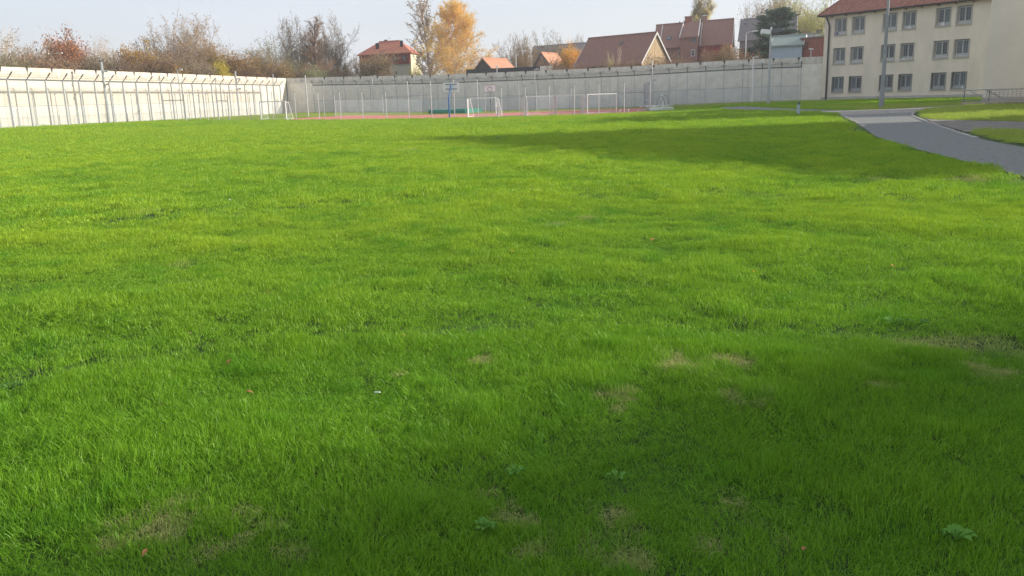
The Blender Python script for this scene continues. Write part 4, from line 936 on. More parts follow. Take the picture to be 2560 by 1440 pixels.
# brown gabled house with two orange chimneys
h4 = house('gabled_house', 'small brick house with orange roof and two little chimneys behind bushes', (1374, 150), (1412, 156), (1337, 152), 160, (1352, 134, 0), M['brickbrown'], M['rooforange'], over=.35, gable=M['brickbrown'], verge='galv_dark')
chimney(h4, 1369, 129.5, 137, M['rooforange'], .35); chimney(h4, 1387, 133.5, 141, M['rooforange'], .35)
win_on(h4, h4['D'], h4['A'], 1350, 1354.5, 141, 147)
h5 = house('long_hall', 'long dark grey roofed hall far behind the bare trees', (1332, 215), (1466, 205), (1342, 226), 137, (1465, 108.5, 1.), M['greyplaster'], M['roofgrey'], over=.4)
# black flat roofed shed
A_, B_ = P2(1166, 146), P2(1352, 137); za, zb2 = at(1166, 174, 146).z, at(1352, 166, 137).z; t = thing('flat_roofed_shed', 'long low black flat roofed shed just behind the back wall', 'shed', A_)
mb = MB(); mb.obox(A_-Vector((0, 0, .4)), B_-A_, (1, 8, 0), (0, 0, .4+min(za, zb2)-.5)); mb.build('wall', M['woodark'], t)
mb = MB(); d_ = B_-A_; i = 0
for k in range(6):
    f0, f1 = k/6+.002, (k+1)/6-.002; z0_, z1_ = za+(zb2-za)*f0, za+(zb2-za)*f1; p, q = A_+d_*f0-Vector((0, .3, 0)), A_+d_*f1-Vector((0, .3, 0)); lo = min(za, zb2)-.497
    for (a, b, s) in ((p, q, 0), (q+Vector((1, 8.6, 0)), p+Vector((1, 8.6, 0)), 1)):
        zA, zB = (z0_, z1_) if not s else (z1_, z0_); mb.quad(Vector((a.x, a.y, lo)), Vector((b.x, b.y, lo)), Vector((b.x, b.y, zB)), Vector((a.x, a.y, zA)))
    mb.quad(Vector((p.x, p.y, z0_)), Vector((q.x, q.y, z1_)), Vector((q.x+1, q.y+8.6, z1_)), Vector((p.x+1, p.y+8.6, z0_)))
mb.build('roof_edge', M['roofblack'], t)
# pale container roof / canopy beside it
A_ = P2(1352, 134); zt = at(1352, 164.5, 134).z; t = thing('pale_canopy', 'weathered pale canopy poking over the back wall at the end of the black shed', 'canopy', A_)
mb = MB(); mb.obox(A_+Vector((0, 0, zt-.9)), P2(1382, 133)-A_, (0, 3, 0), (0, 0, .85)); mb.build('panel', M['coping'], t); mb = MB(); mb.obox(P2(1382.5, 132)+Vector((0, 0, zt-1.15)), P2(1396, 131)-P2(1382.5, 132), (0, 1.5, 0), (0, 0, .3)); mb.build('lid', M['white'], t)
mb = MB(); mb.box(A_.x+.3, A_.x+.5, A_.y+1, A_.y+1.2, -.3, zt-.9); mb.build('prop', M['bark'], t)
# big brown roofed barn
Bp = P2(1604, 127); Ap = P2(1442, 136); uu = (Bp-Ap).normalized(); pv = Vector((-uu.y, uu.x, 0)); Cp = Ap+pv*5.7
pxof = lambda v: 1280+F*v.x/v.y
h6 = house('brown_roofed_barn', 'long barn with brown tiled roof and sunlit pale timber gable', (1442, 136), (1604, 127), (pxof(Cp)*1.0, Cp.y), 161, (1632, 84, 1.), M['woodark'], M['roofbrown'], over=.45, gable=None, verge='verge')
# vertical boards on its sunlit gable
A_, E_ = h6['B'], h6['E']; nb = 22; w = h6['w']; cd = (E_-A_)/nb
for k in range(nb):
    f0 = (k+.02)/nb; f1 = (k+.97)/nb; zf = lambda f: h6['ze']+(h6['zr']-h6['ze'])*(1-abs(2*f-1))-.12
    for zlo, zhi in ((-.3, 6.9), (6.96, 99)):
        z0_, z1_ = min(zhi, zf(f0)), min(zhi, zf(f1))
        if z0_ <= zlo+.05 or z1_ <= zlo+.05: continue
        mb = MB(); o = h6['u']*(.02+random.uniform(0, .02)+(.05 if zlo > 0 else 0)); p, q = A_+(E_-A_)*f0+o, A_+(E_-A_)*f1+o; th = h6['u']*.03
        mb.v = [tuple(Vector((p.x, p.y, zlo))), tuple(Vector((q.x, q.y, zlo))), tuple(Vector((q.x, q.y, z1_))), tuple(Vector((p.x, p.y, z0_)))]; mb.v += [tuple(Vector(v)+th) for v in mb.v]
        mb.f = [(3, 2, 1, 0), (4, 5, 6, 7), (0, 1, 5, 4), (1, 2, 6, 5), (2, 3, 7, 6), (3, 0, 4, 7)]; mb.build('board', M['wood'], h6['root'])
skylight(h6, 1549, 1554, 105, 111)
# brick farmhouse complex
h7 = house('brick_farmhouse', 'brown roofed brick farmhouse with stair tower and dark red wall', (1636, 149), (1824, 140.5), (1651, 158), 118, (1837, 49.5, 1.), M['brickbrown'], M['roofbrown'], over=.5, gable=M['brick'], verge='verge')
u7, v7 = h7['u'], h7['v']; A7 = h7['A']
s_of = lambda px: (face_hit(px, 120, A7, Vector((u7.y, -u7.x, 0)))[0]).dot(u7)
def sub_block(px0, px1, pro, yeave, name, m):
    s0, s1 = s_of(px0), s_of(px1); P = A7+u7*s0-v7*pro; ztp = face_hit((px0+px1)/2, yeave, P, Vector((u7.y, -u7.x, 0)))[1].z; mb = MB(); mb.obox(P-Vector((0, 0, .4)), u7*(s1-s0), v7*pro*.99, (0, 0, ztp+.4)); w_ = mb.build(name, m, h7['root']); return s0, s1, P, ztp
s0, s1, P_, zt = sub_block(1703, 1745, 1.6, 93, 'stair_tower', M['brickbrown'])
up_ = Vector((0, 0, 1)); mb = MB(); ra = h7['A']+u7*s0+v7*(h7['w']/2)+up_*(h7['zr']+.35); rb = ra+u7*(s1-s0)
ea = P_-v7*.4-u7*.15+up_*(zt-.1); eb = ea+u7*(s1-s0+.3)
for q in ((ea+up_*.16, eb+up_*.16, rb, ra), (eb, ea, ra-up_*.3, rb-up_*.3), (ea, eb, eb+up_*.16, ea+up_*.16), (ea+up_*.16, ra, ra-up_*.3, ea), (eb, rb-up_*.3, rb, eb+up_*.16)): mb.quad(*q)
mb.build('tower_roof', M['roofbrown'], h7['root'])
mb = MB()
mb.obox(ea-u7*.06+up_*.02, ra-ea, u7*.14, up_*.3); mb.build('verge_board', M['verge'], h7['root']); mb = MB(); mb.obox(eb-u7*.06+up_*.02, rb-eb, u7*.14, up_*.3)
mb.build('verge_board', M['verge'], h7['root'])
s0, s1, P_, zt = sub_block(1746.5, 1820, .25, 112, 'dark_red_wall', M['redwall'])
for px_ in (1651, 1749):     # white strips running up the roof where the sections meet
    s = s_of(px_+ (0 if px_ > 1700 else -3)); a = A7+u7*s-v7*.5+up_*(h7['ze']-h7['sl']*.5+.17); b = A7+u7*s+v7*(h7['w']/2)+up_*(h7['zr']+.19); mb = MB(); mb.obox(a, b-a, u7*.16, up_*.08); mb.build('roof_joint', M['verge'], h7['root'])
for q in ((1697.5, 1703, 125, 149), ): win_on(h7, A7-v7*.01, A7-v7*.01+u7, *q)
T0 = A7-v7*1.62; win_on(h7, T0, T0+u7, 1728, 1739, 94, 105, fm=M['greyplaster']); win_on(h7, T0, T0+u7, 1728, 1738, 124, 141)
G0 = h7['B']+u7*.01; win_on(h7, G0, h7['E']+u7*.01, 1828, 1832, 90, 102); win_on(h7, G0, h7['E']+u7*.01, 1829.5, 1833, 121, 136, fm=M['bark'])
skylight(h7, 1667, 1677, 92, 101); skylight(h7, 1697, 1703, 88, 95)
chimney(h7, 1721, 43.5, 59, M['brick'], 1.0, capm=M['brickbrown']); chimney(h7, 1762, 40, 56, M['brickbrown'], .55, capm=M['white']); chimney(h7, 1699, 53, 63, M['black'], .12)
# slate roofed house behind the pine
h8 = house('slate_roofed_house', 'grey slate roofed house half hidden by the green pine, white gable lit', (1846, 160), (1981, 154), (1856, 170), 99.5, (1989, 40.5, 1.), M['greyplaster'], M['roofgrey'], over=.5, gable=M['white'], verge='verge')
win_on(h8, h8['A']-h8['v']*.02, h8['B']-h8['v']*.02, 1877, 1897, 116, 125); chimney(h8, 1857, 49, 55, M['galv_light'], .5, off=0)
mb = MB(); z_ = at(1860, 121, 160).z; mb.obox(h8['A']-h8['v']*.06-Vector((0, 0, .3)), h8['B']-h8['A'], -h8['v']*.3, (0, 0, z_+.3)); mb.build('porch_wall', M['brick'], h8['root'])
skylight(h8, 1859, 1867, 57.5, 61)
h9 = house('blue_shed', 'pale blue rendered shed with grey green roof beyond the wall', (1926, 128), (2001, 126), (1940, 134), 115, (1965, 92, .5), M['bluewall'], M['roofgreen'], over=.35, cat='shed', verge='verge')
# red brick block next to the prison building
A_, B_ = P2(2000, 127), P2(2064, 124); zt = at(2000, 97.5, 127).z; t = thing('brick_block', 'plain red brick block between the blue shed and the prison building', 'building', A_)
mb = MB(); mb.obox(A_-Vector((0, 0, .4)), B_-A_, (.8, 7, 0), (0, 0, zt+.4)); mb.build('wall', M['brick'], t)
mb = MB(); mb.obox(A_+Vector((-.1, -.12, zt+.003)), (B_-A_)*1.02, (.8, 7.2, 0), (0, 0, .18)); mb.build('roof_edge', M['roofgrey'], t)
for y in (107.5, 121.5):
    mb = MB(); z = at(2012, y, 126.4).z; p = A_.lerp(B_, .16); mb.obox((p.x, p.y-.06, z), (B_-A_)*.13, (0, .05, 0), (0, 0, .10)); mb.build('wall_anchor', M['notch'], t)
mb = MB(); p = A_.lerp(B_, .21); z0_, z1_ = at(2012, 120, 126.4).z, at(2012, 108, 126.4).z; mb.box(p.x-.04, p.x+.04, p.y-.10, p.y-.06, z0_, z1_); mb.build('wall_anchor', M['notch'], t)
h11 = house('distant_house', 'small house with pale roof peeping above the red brick block', (2012, 165), (2050, 163), (2016, 172), 98, (2030, 86, .5), M['wallolive'], M['greyplaster'], over=.3)
chimney(h11, 2048, 74, 88, M['notch'], .9); chimney(h11, 2010, 78, 96, M['brickbrown'], .5)
# street lamps and cameras beyond the wall
def street_lamp(label, px, ytop, Y, arm, group='street lamps beyond the wall', heads=1, m='galv_light'):
    P = P2(px, Y); h = at(px, ytop, Y).z; t = thing('street_lamp', label, 'street lamp', P, group); mb = MB(); mb.tube((0, 0, -.2), (0, 0, h-.4), .10, .07, n=8)
    pts_ = [(arm*(1-math.cos(a)), 0, h-.4+.4*math.sin(a)) for a in np.linspace(0, math.pi/2, 6)]
    if heads == 1: mb.path(pts_, .06, 6)
    mb.build('pole', M[m], t, sub=LOCAL(P))
    for s in ((1,) if heads == 1 else (-1, 1)):
        mb = MB(); x = arm if heads == 1 else s*.5; mb.obox((x, -.14, h-.06), (.8*(1 if arm*s > 0 else -1), 0, .05), (0, .28, 0), (0, 0, .13)); mb.build('lamp_head', M['white'], t, sub=LOCAL(P))
street_lamp('white curved street lamp behind the wall left of the pine', 1861.5, 79, 120, .8)
street_lamp('white curved street lamp among bare trees behind the black shed', 1291, 128, 140, .9)
street_lamp('twin headed street lamp against the copper coloured tree', 141, 133.5, 118, 1, heads=2)
street_lamp('twin headed street lamp against brown bushes above the thick mast', 257, 135.5, 124, 1, heads=2)
street_lamp('street lamp standing left of the tall bare trees', 708, 118, 155, -.9)
for px, y, lb in ((2024, 122, 'white surveillance camera on a short post before the red brick block'), (1243, 165, 'white surveillance camera on a short post before the black shed')):
    Y = 116 if px > 1500 else 128; P = P2(px, Y); h = at(px, y+3, Y).z; t = thing('surveillance_camera', lb, 'camera', P); mb = MB(); mb.tube((0, 0, 0), (0, 0, h), .06, n=6); mb.build('post', M['galv_light'], t, sub=LOCAL(P))
    mb = MB(); mb.obox((-.28, -.1, h+.09), (.58, 0, -.07), (0, .2, 0), (0, 0, .16)); mb.build('housing', M['white'], t, sub=LOCAL(P)); mb = MB(); mb.box(-.07, .07, -.07, .07, h+.002, h+.07); mb.build('bracket', M['galv_dark'], t, sub=LOCAL(P))

# ------------------------------------------------------------------ trees
def seg_mesh(lst, sides_for):
    V, Fc = [], []
    for a, b, r1_, r2_, n_ in lst:
        d = b-a
        if d.length < 1e-5: continue
        d.normalize(); x = d.orthogonal().normalized(); y = d.cross(x); i = len(V)
        for P, R in ((a, r1_), (b, r2_)):
            for k in range(n_): t = 2*math.pi*k/n_; V.append(tuple(P+(x*math.cos(t)+y*math.sin(t))*R))
        for k in range(n_): Fc.append((i+k, i+(k+1) % n_, i+n_+(k+1) % n_, i+n_+k))
    return V, Fc
def grow_tree(seed, cone=1.15, start0=.5, r_first=None,  trunk_h=.18, spread=.55, upw=.35, levels=5, kids=(5, 5, 4, 4), len0=.42, ratio=.62, r0_=.022, stems=1, leaves=0, lsize=.02, leafr=.05, droop=0., lead=False, twig=.0016):
    rg_ = random.Random(seed); segs = []; tips = []
    def branch(p, d, L_, r, lv):
        n_ = (5 if lv < 2 else 4) if lv < 3 else 2; pts_ = [p]; q = p.copy(); dd = d.copy()
        for k in range(n_):
            wd = .05+.03*lv; dd = (dd+Vector((rg_.gauss(0, wd), rg_.gauss(0, wd), rg_.gauss(0, wd*.7)+upw*.12-droop*.22*(lv >= 2)))).normalized(); q = q+dd*(L_/n_); pts_.append(q)
        re = max(r*(.45 if lv < levels-1 else .5), twig*.6)
        for k in range(n_):
            segs.append((pts_[k], pts_[k+1], max(r+(re-r)*k/n_, twig*.6), max(r+(re-r)*(k+1)/n_, twig*.5), 6 if lv == 0 else 4 if lv < 3 else 3))
        if lv >= levels-2: tips.extend(pts_[1:])
        if lv >= levels-1: return
        nk = kids[min(lv, len(kids)-1)]
        for c_ in range(nk):
            st_ = .2 if lv else start0; f_ = st_+(1-st_)*(c_+rg_.random()*.7)/nk; f_ = min(f_, .99); k = int(f_*n_); base = pts_[k].lerp(pts_[k+1], f_*n_-k)
            az = 2.4*c_+rg_.random()*1.2+seed; ax = Vector((math.cos(az), math.sin(az), 0)); ax = (ax-dd*ax.dot(dd)).normalized() if abs(dd.z) < .99 else ax
            sp = spread*rg_.uniform(.7, 1.25); nd = (dd*math.cos(sp)+ax*math.sin(sp)); nd.z += upw*.35; nd.normalize()
            sc = (cone-(cone-.5)*f_) if lead and lv == 0 else 1.
            branch(base, nd, L_*(r_first if (lv == 0 and r_first) else ratio)*rg_.uniform(.75, 1.15)*sc, max(r*(.62 if lv == 0 and not lead else .5), twig), lv+1)
        if lv: pass
    for s in range(stems):
        a = rg_.random()*6.28; o = Vector((math.cos(a), math.sin(a), 0))*(.03*(stems > 1)); d = Vector((o.x*8*rg_.random(), o.y*8*rg_.random(), 1)).normalized()
        branch(Vector((o.x, o.y, -.02)), d, len0*(1 if not lead else 2.05)*rg_.uniform(.85, 1.), r0_*(1 if stems == 1 else .6), 0)
    V, Fc = seg_mesh(segs, None); LV, LF = [], []
    if leaves:
        for _ in range(leaves):
            p = rg_.choice(tips); c = p+Vector((rg_.gauss(0, leafr), rg_.gauss(0, leafr), rg_.gauss(0, leafr)-droop*leafr)); s = lsize*rg_.uniform(.5, 1.3)
            a = Vector((rg_.gauss(0, 1), rg_.gauss(0, 1), rg_.gauss(0, 1))).normalized(); b = a.orthogonal().normalized()*s*.6
            if droop: a = (a*.5+Vector((0, 0, -1))).normalized(); b = a.orthogonal().normalized()*s*.35
            i = len(LV); LV += [tuple(c-a*s*.7), tuple(c+b), tuple(c+a*s*.7), tuple(c-b)]; LF.append((i, i+1, i+2, i+3))
    # normalise
    A_ = np.array(V); lo, hi = A_.min(0), A_.max(0)
    q = np.percentile(A_[:, 0], [1.5, 98.5]); q2 = np.percentile(A_[:, 1], [1.5, 98.5]); zt = np.percentile(A_[:, 2], 99.7); wx = max(q[1]-q[0], q2[1]-q2[0])
    f_ = np.array([1/wx, 1/wx, 1/zt]); V = (A_*f_).tolist(); LV = (np.array(LV)*f_).tolist() if LV else []
    me = bpy.data.meshes.new('trunk'); me.from_pydata(V, [], Fc); me.materials.append(M['bark'])
    ml = None
    if LV: ml = bpy.data.meshes.new('crown'); ml.from_pydata(LV, [], LF); ml.materials.append(M['bark'])
    return me, ml
def conifer(seed, tiers, wide, flat=False, n=2600):
    rg_ = random.Random(seed); segs = [(Vector((0, 0, -.02)), Vector((.01, 0, 1)), .02, .003, 6)]; LV, LF = [], []
    for t in range(tiers):
        z = (.10 if not flat else .16)+(.88 if not flat else .80)*t/tiers; R = wide*(1-z)**(.85 if not flat else .55)*rg_.uniform(.75, 1.15)
        for b in range(7 if not flat else 5):
            a = rg_.random()*6.283; r_ = R*rg_.uniform(.6, 1.1); e = Vector((math.cos(a)*r_, math.sin(a)*r_, z+(-.05 if not flat else rg_.uniform(-.01, .06)))); o = Vector((0, 0, z)); segs.append((o, e, .006, .002, 3))
            for _ in range(int(n/(tiers*(7 if not flat else 5)))):
                f_ = rg_.random()**.6; p = o.lerp(e, f_)+Vector((rg_.gauss(0, .035*wide*2*f_+.01), rg_.gauss(0, .035*wide*2*f_+.01), rg_.gauss(0, .012))); s = rg_.uniform(.012, .03)
                d = Vector((math.cos(a)+rg_.gauss(0, .6), math.sin(a)+rg_.gauss(0, .6), rg_.gauss(0, .3)+(.25 if flat else -.2))).normalized(); bb = d.orthogonal().normalized()*s*.4; i = len(LV); LV += [tuple(p-d*s), tuple(p+bb), tuple(p+d*s), tuple(p-bb)]; LF.append((i, i+1, i+2, i+3))
    V, Fc = seg_mesh(segs, None); sc = 1/(1.35*wide); V = [(x*sc, y*sc, z) for x, y, z in V]; LV = [(x*sc, y*sc, z) for x, y, z in LV]
    me = bpy.data.meshes.new('trunk'); me.from_pydata(V, [], Fc); me.materials.append(M['bark']); ml = bpy.data.meshes.new('crown'); ml.from_pydata(LV, [], LF); ml.materials.append(M['bark']); return me, ml
PROTO = {
 'vase': [grow_tree(11, start0=.45, r_first=1.35, spread=.66, upw=.34, levels=6, kids=(9, 7, 5, 4, 4), len0=.26, ratio=.56, r0_=.0085, leaves=5000, lsize=.0065, leafr=.008, twig=.0009),
          grow_tree(12, start0=.40, r_first=1.35, spread=.72, upw=.30, levels=6, kids=(9, 7, 5, 4, 4), len0=.26, ratio=.57, r0_=.0085, leaves=8000, lsize=.0065, leafr=.008, twig=.0009)],
 'tall': [grow_tree(21, cone=1.2, start0=.15, spread=.46, upw=.85, levels=5, kids=(30, 8, 6, 4), len0=.45, ratio=.27, r0_=.0055, lead=True, leaves=2500, lsize=.005, leafr=.008, twig=.0007),
          grow_tree(22, start0=.12, spread=.36, upw=1.0, levels=5, kids=(24, 7, 5, 3), len0=.5, ratio=.20, r0_=.0055, lead=True, leaves=4500, lsize=.0055, leafr=.009, twig=.0007)],
 'leafy': [grow_tree(31, start0=.4, r_first=1.4, spread=.56, upw=.45, levels=5, kids=(8, 7, 5, 5), len0=.26, ratio=.60, r0_=.009, leaves=14000, lsize=.0075, leafr=.02, twig=.0011),
           grow_tree(32, start0=.4, r_first=1.5, spread=.54, upw=.45, levels=5, kids=(8, 7, 5, 5), len0=.25, ratio=.60, r0_=.009, leaves=8500, lsize=.007, leafr=.016, twig=.0011)],
 'round': [grow_tree(41, start0=.3, spread=.75, upw=.25, levels=5, kids=(7, 6, 5, 4), len0=.34, ratio=.66, r0_=.010, stems=4, leaves=24000, lsize=.0105, leafr=.03, twig=.0014)],
 'scrub': [grow_tree(51, start0=.2, spread=.50, upw=.5, levels=5, kids=(7, 5, 5, 3), len0=.5, ratio=.50, r0_=.006, stems=10, leaves=11000, lsize=.0085, leafr=.022, twig=.0013),
           grow_tree(52, start0=.2, spread=.56, upw=.4, levels=5, kids=(7, 5, 5, 3), len0=.46, ratio=.52, r0_=.006, stems=10, leaves=12000, lsize=.0085, leafr=.025, twig=.0013)],
 'gold': [grow_tree(61, cone=1.75, start0=.05, spread=.85, upw=.30, levels=5, kids=(34, 7, 5, 4), len0=.45, ratio=.36, r0_=.009, lead=True, leaves=30000, lsize=.0072, leafr=.014, twig=.0008)],
 'weep': [grow_tree(71, start0=.2, spread=.75, upw=.25, levels=5, kids=(22, 8, 5, 3), len0=.45, ratio=.38, r0_=.007, lead=True, droop=1.5, leaves=30000, lsize=.017, leafr=.015, twig=.001)],
 'pine': [conifer(81, 13, .33, True, 12000)], 'spruce': [conifer(82, 18, .2, False, 2600)],
}
LM = dict(tan=leaf_mat('leaf_tan', (.46, .31, .15), (.32, .22, .10)), rust=leaf_mat('leaf_rust', (.44, .27, .16), (.34, .22, .13)), copper=leaf_mat('leaf_copper', (.56, .26, .12), (.42, .19, .10)),
 ochre=leaf_mat('leaf_ochre', (.58, .37, .10), (.38, .24, .10)), yellow=leaf_mat('leaf_yellow', (.75, .62, .05), (.58, .50, .07)), gold=leaf_mat('leaf_gold', (.88, .54, .15), (.84, .64, .24)),
 orange=leaf_mat('leaf_orange', (.82, .36, .06), (.70, .44, .09)), olive=leaf_mat('leaf_olive', (.33, .34, .15), (.22, .24, .11)), pale=leaf_mat('leaf_pale', (.66, .58, .28), (.52, .45, .22)),
 lime=leaf_mat('leaf_lime', (.58, .54, .13), (.38, .39, .11)), grey=leaf_mat('leaf_greybrown', (.34, .27, .17), (.25, .20, .12)), needle=leaf_mat('needles', (.09, .135, .085), (.055, .095, .06), .1), needle_d=leaf_mat('needles_dark', (.028, .05, .035), (.02, .035, .025), .1))
def tree(name, label, px, ytop, wpx, Y, proto, vi, leaf, bark='bark', group=None, zb_=0., leafkeep=True, rz=None, thin=1.):
    P = P2(px, Y); P.z = zb_; h = at(px, ytop, Y).z-zb_; w = wpx/F*Y*1.0
    t = thing(name, label, 'tree' if name not in ('shrub', 'bush') else 'bush', P, group); me, ml = PROTO[proto][vi]; t.rotation_euler = (0, 0, random.random()*6.28 if rz is None else rz)
    for nm, m_, mm in (('trunk', me, M[bark]),)+((('crown', ml, LM[leaf]),) if ml and leafkeep and leaf else ()):
        o = bpy.data.objects.new(nm, m_); C.objects.link(o); o.parent = t; o.scale = (w, w*thin, h); o.material_slots[0].link = 'OBJECT'; o.material_slots[0].material = mm
    return t
GT, GB = 'autumn trees beyond the wall', 'bushes along the outside of the wall'
for a in [
 ('autumn_tree', 'sparse brown tree at the far left edge above the wall', 50, 78, 140, 118, 'vase', 0, 'tan', 'barkpale'),
 ('autumn_tree', 'round copper coloured tree above the left wall', 172, 99, 96, 122, 'round', 0, 'copper', 'bark'),
 ('autumn_tree', 'thin half bare tree just right of the copper coloured tree', 250, 98, 84, 124, 'leafy', 1, 'tan', 'barkpale'),
 ('autumn_tree', 'bare domed tree behind the ochre bush, left of the largest tree', 350, 108, 100, 140, 'vase', 0, 'grey', 'bark'),
 ('autumn_tree', 'largest wide crowned half bare tree of the left tree line', 492, 40, 150, 142, 'vase', 1, 'tan', 'barkpale'),
 ('autumn_tree', 'reddish brown tree low in front of the largest half bare tree', 457, 98, 96, 136, 'leafy', 1, 'rust', 'bark'),
 ('autumn_tree', 'small bare tree leaning out left of the largest half bare tree', 424, 98, 70, 138, 'vase', 0, 'grey', 'bark'),
 ('autumn_tree', 'orange leaved tree on the right flank of the largest half bare tree', 535, 110, 62, 140, 'leafy', 0, 'ochre', 'bark'),
 ('autumn_tree', 'small bare tree poking above the ochre bushes', 612, 128, 62, 156, 'vase', 0, 'grey', 'bark'),
 ('autumn_tree', 'pale olive tree left of the tall bare trees', 676, 97, 92, 152, 'leafy', 1, 'olive', 'barkpale'),
 ('autumn_tree', 'tall bare tree, left one of the group of three', 748, 47, 92, 158, 'vase', 1, 'grey', 'bark'),
 ('autumn_tree', 'tall narrow russet leaved tree, middle one of the group of three', 786, 42, 44, 154, 'tall', 1, 'rust', 'barkdark'),
 ('autumn_tree', 'tall bare tree, right one of the group of three', 828, 45, 92, 158, 'vase', 0, 'grey', 'bark'),
 ('autumn_tree', 'russet leaved low tree below the right bare tree', 806, 128, 60, 152, 'leafy', 1, 'rust', 'bark'),
 ('autumn_tree', 'tall pale bare tree growing against the golden tree', 1084, -2, 88, 162, 'tall', 0, 'tan', 'barkpale'),
 ('autumn_tree', 'big golden orange tree in the middle beside the red roofed house', 1134, 4, 150, 158, 'gold', 0, 'gold', 'barkpale'),
 ('autumn_tree', 'brown leaved spreading tree behind the small orange roofed barn', 1290, 89, 100, 165, 'vase', 1, 'tan', 'bark'),
 ('autumn_tree', 'bare spreading tree before the long dark roof', 1372, 82, 98, 175, 'vase', 0, 'grey', 'bark'),
 ('autumn_tree', 'brown leafy tree left of the two little orange chimneys', 1318, 122, 56, 160, 'leafy', 1, 'tan', 'bark'),
 ('autumn_tree', 'small bare tree rising behind the ridge of the long dark roof', 1447, 90, 30, 235, 'vase', 1, 'grey', 'bark'),
 ('birch_tree', 'weeping birch with pale yellow leaves behind the farmhouse chimney', 1710, -22, 92, 176, 'weep', 0, 'pale', 'barkpale'),
 ('autumn_tree', 'tall brownish tree behind the slate roofed house', 1903, -28, 112, 192, 'leafy', 1, 'tan', 'barkpale'),
 ('autumn_tree', 'tall yellow green tree with a wide crown behind the slate roofed house', 1978, -42, 120, 186, 'leafy', 1, 'lime', 'bark'),
 ('autumn_tree', 'yellow leaved tree beside the left corner of the prison building', 2022, 8, 96, 178, 'leafy', 0, 'lime', 'bark'),
 ('pine_tree', 'broad dark green pine standing before the slate roofed house', 1937, 14, 128, 138, 'pine', 0, 'needle', 'barkdark'),
 ('spruce_tree', 'small dark spruce left of the two beside the red roofed house', 846, 158, 20, 215, 'spruce', 0, 'needle_d', 'barkdark'),
 ('spruce_tree', 'small dark spruce right of the two beside the red roofed house', 865, 155, 30, 215, 'spruce', 0, 'needle_d', 'barkdark'),
]: tree(*a, group=GT if a[0] == 'autumn_tree' else None)
for a in [
 ('bush', 'olive brown bush at the far left above the wall', 22, 136, 130, 100, 'scrub', 0, 'olive', 'bark'), ('bush', 'reddish brown bush second from the left above the wall', 95, 140, 120, 106, 'scrub', 1, 'rust', 'bark'),
 ('bush', 'brown bush below the copper coloured tree', 165, 139, 110, 110, 'scrub', 0, 'rust', 'bark'), ('bush', 'brown bush left of the top of the thick camera mast', 225, 143, 105, 113, 'scrub', 1, 'grey', 'bark'),
 ('bush', 'russet bush right of the top of the thick camera mast', 292, 143, 95, 116, 'scrub', 0, 'rust', 'bark'), ('bush', 'ochre yellow bush midway along the left wall', 348, 124, 85, 122, 'round', 0, 'ochre', 'bark'),
 ('bush', 'brown bush right of the ochre yellow one', 400, 136, 80, 123, 'scrub', 1, 'rust', 'bark'), ('bush', 'low ochre leaved bush below the small leaning bare tree', 425, 158, 85, 124, 'scrub', 0, 'ochre', 'bark'),
 ('bush', 'brown grey bush below the largest half bare tree', 492, 150, 75, 128, 'scrub', 1, 'grey', 'bark'), ('bush', 'wide ochre yellow bush right of the largest tree', 600, 138, 120, 142, 'round', 0, 'ochre', 'bark'),
 ('bush', 'small bright yellow bush on the wall edge', 551, 160, 46, 134, 'round', 0, 'yellow', 'bark'), ('bush', 'russet bush between the bright yellow one and the olive tree', 622, 165, 75, 138, 'scrub', 0, 'rust', 'bark'),
 ('bush', 'dark grey bush at the foot of the pale olive tree', 660, 148, 42, 144, 'round', 0, 'grey', 'bark'), ('bush', 'yellow brown bush right below the pale olive tree', 700, 155, 62, 144, 'scrub', 1, 'ochre', 'bark'),
 ('bush', 'yellow green bush at the foot of the left tall bare tree', 738, 148, 46, 150, 'leafy', 0, 'olive', 'bark'), ('bush', 'dark green hedge bush at the foot of the russet tree', 790, 176, 62, 146, 'round', 0, 'olive', 'bark'),
 ('bush', 'brown bush at the feet of the three tall trees', 775, 160, 70, 150, 'scrub', 1, 'rust', 'bark'), ('bush', 'dry tan bush left of the two small spruces', 841, 170, 42, 152, 'scrub', 1, 'tan', 'bark'), ('bush', 'grey tan bush right of the two small spruces', 872, 168, 36, 152, 'scrub', 0, 'tan', 'bark'),
 ('bush', 'tan twiggy shrub covering the left part of the red roofed house', 932, 133, 96, 150, 'scrub', 1, 'tan', 'bark'), ('bush', 'small yellow green bush under the sunlit wall of the red roofed house', 1038, 165, 34, 152, 'leafy', 0, 'lime', 'bark'),
 ('bush', 'glowing orange bush left of the big barn', 1428, 122, 58, 142, 'round', 0, 'orange', 'bark'), ('bush', 'tan bush before the little house with two chimneys', 1392, 148, 56, 140, 'scrub', 0, 'tan', 'bark'),
 ('bush', 'slim yellowish sapling before the barn roof', 1527, 136, 15, 121, 'leafy', 0, 'pale', 'barkpale'), ('bush', 'thin reddish sapling before the barn roof', 1545, 119, 18, 121, 'tall', 0, 'rust', 'barkpale'),
 ('bush', 'low dark scrub on the wall edge below the left end of the barn', 1440, 162, 120, 124.5, 'scrub', 0, 'rust', 'bark'), ('bush', 'low dark scrub on the wall edge below the middle of the barn', 1560, 156, 110, 120.5, 'scrub', 1, 'rust', 'bark'),
 ('bush', 'reddish scrub on the wall edge below the stair tower', 1690, 140, 110, 118, 'scrub', 0, 'rust', 'bark'), ('bush', 'tan orange shrub before the dark red wall', 1806, 114, 52, 118, 'scrub', 1, 'tan', 'bark'),
 ('bush', 'low brown scrub right of the tan orange shrub', 1852, 137, 80, 116.5, 'scrub', 0, 'tan', 'bark'), ('bush', 'dark green bush above the red brick block', 2046, 84, 34, 150, 'round', 0, 'olive', 'bark'),
 ('bush', 'red stemmed shrub before the dark red wall', 1757, 124, 30, 120, 'scrub', 0, 'rust', 'bark'),
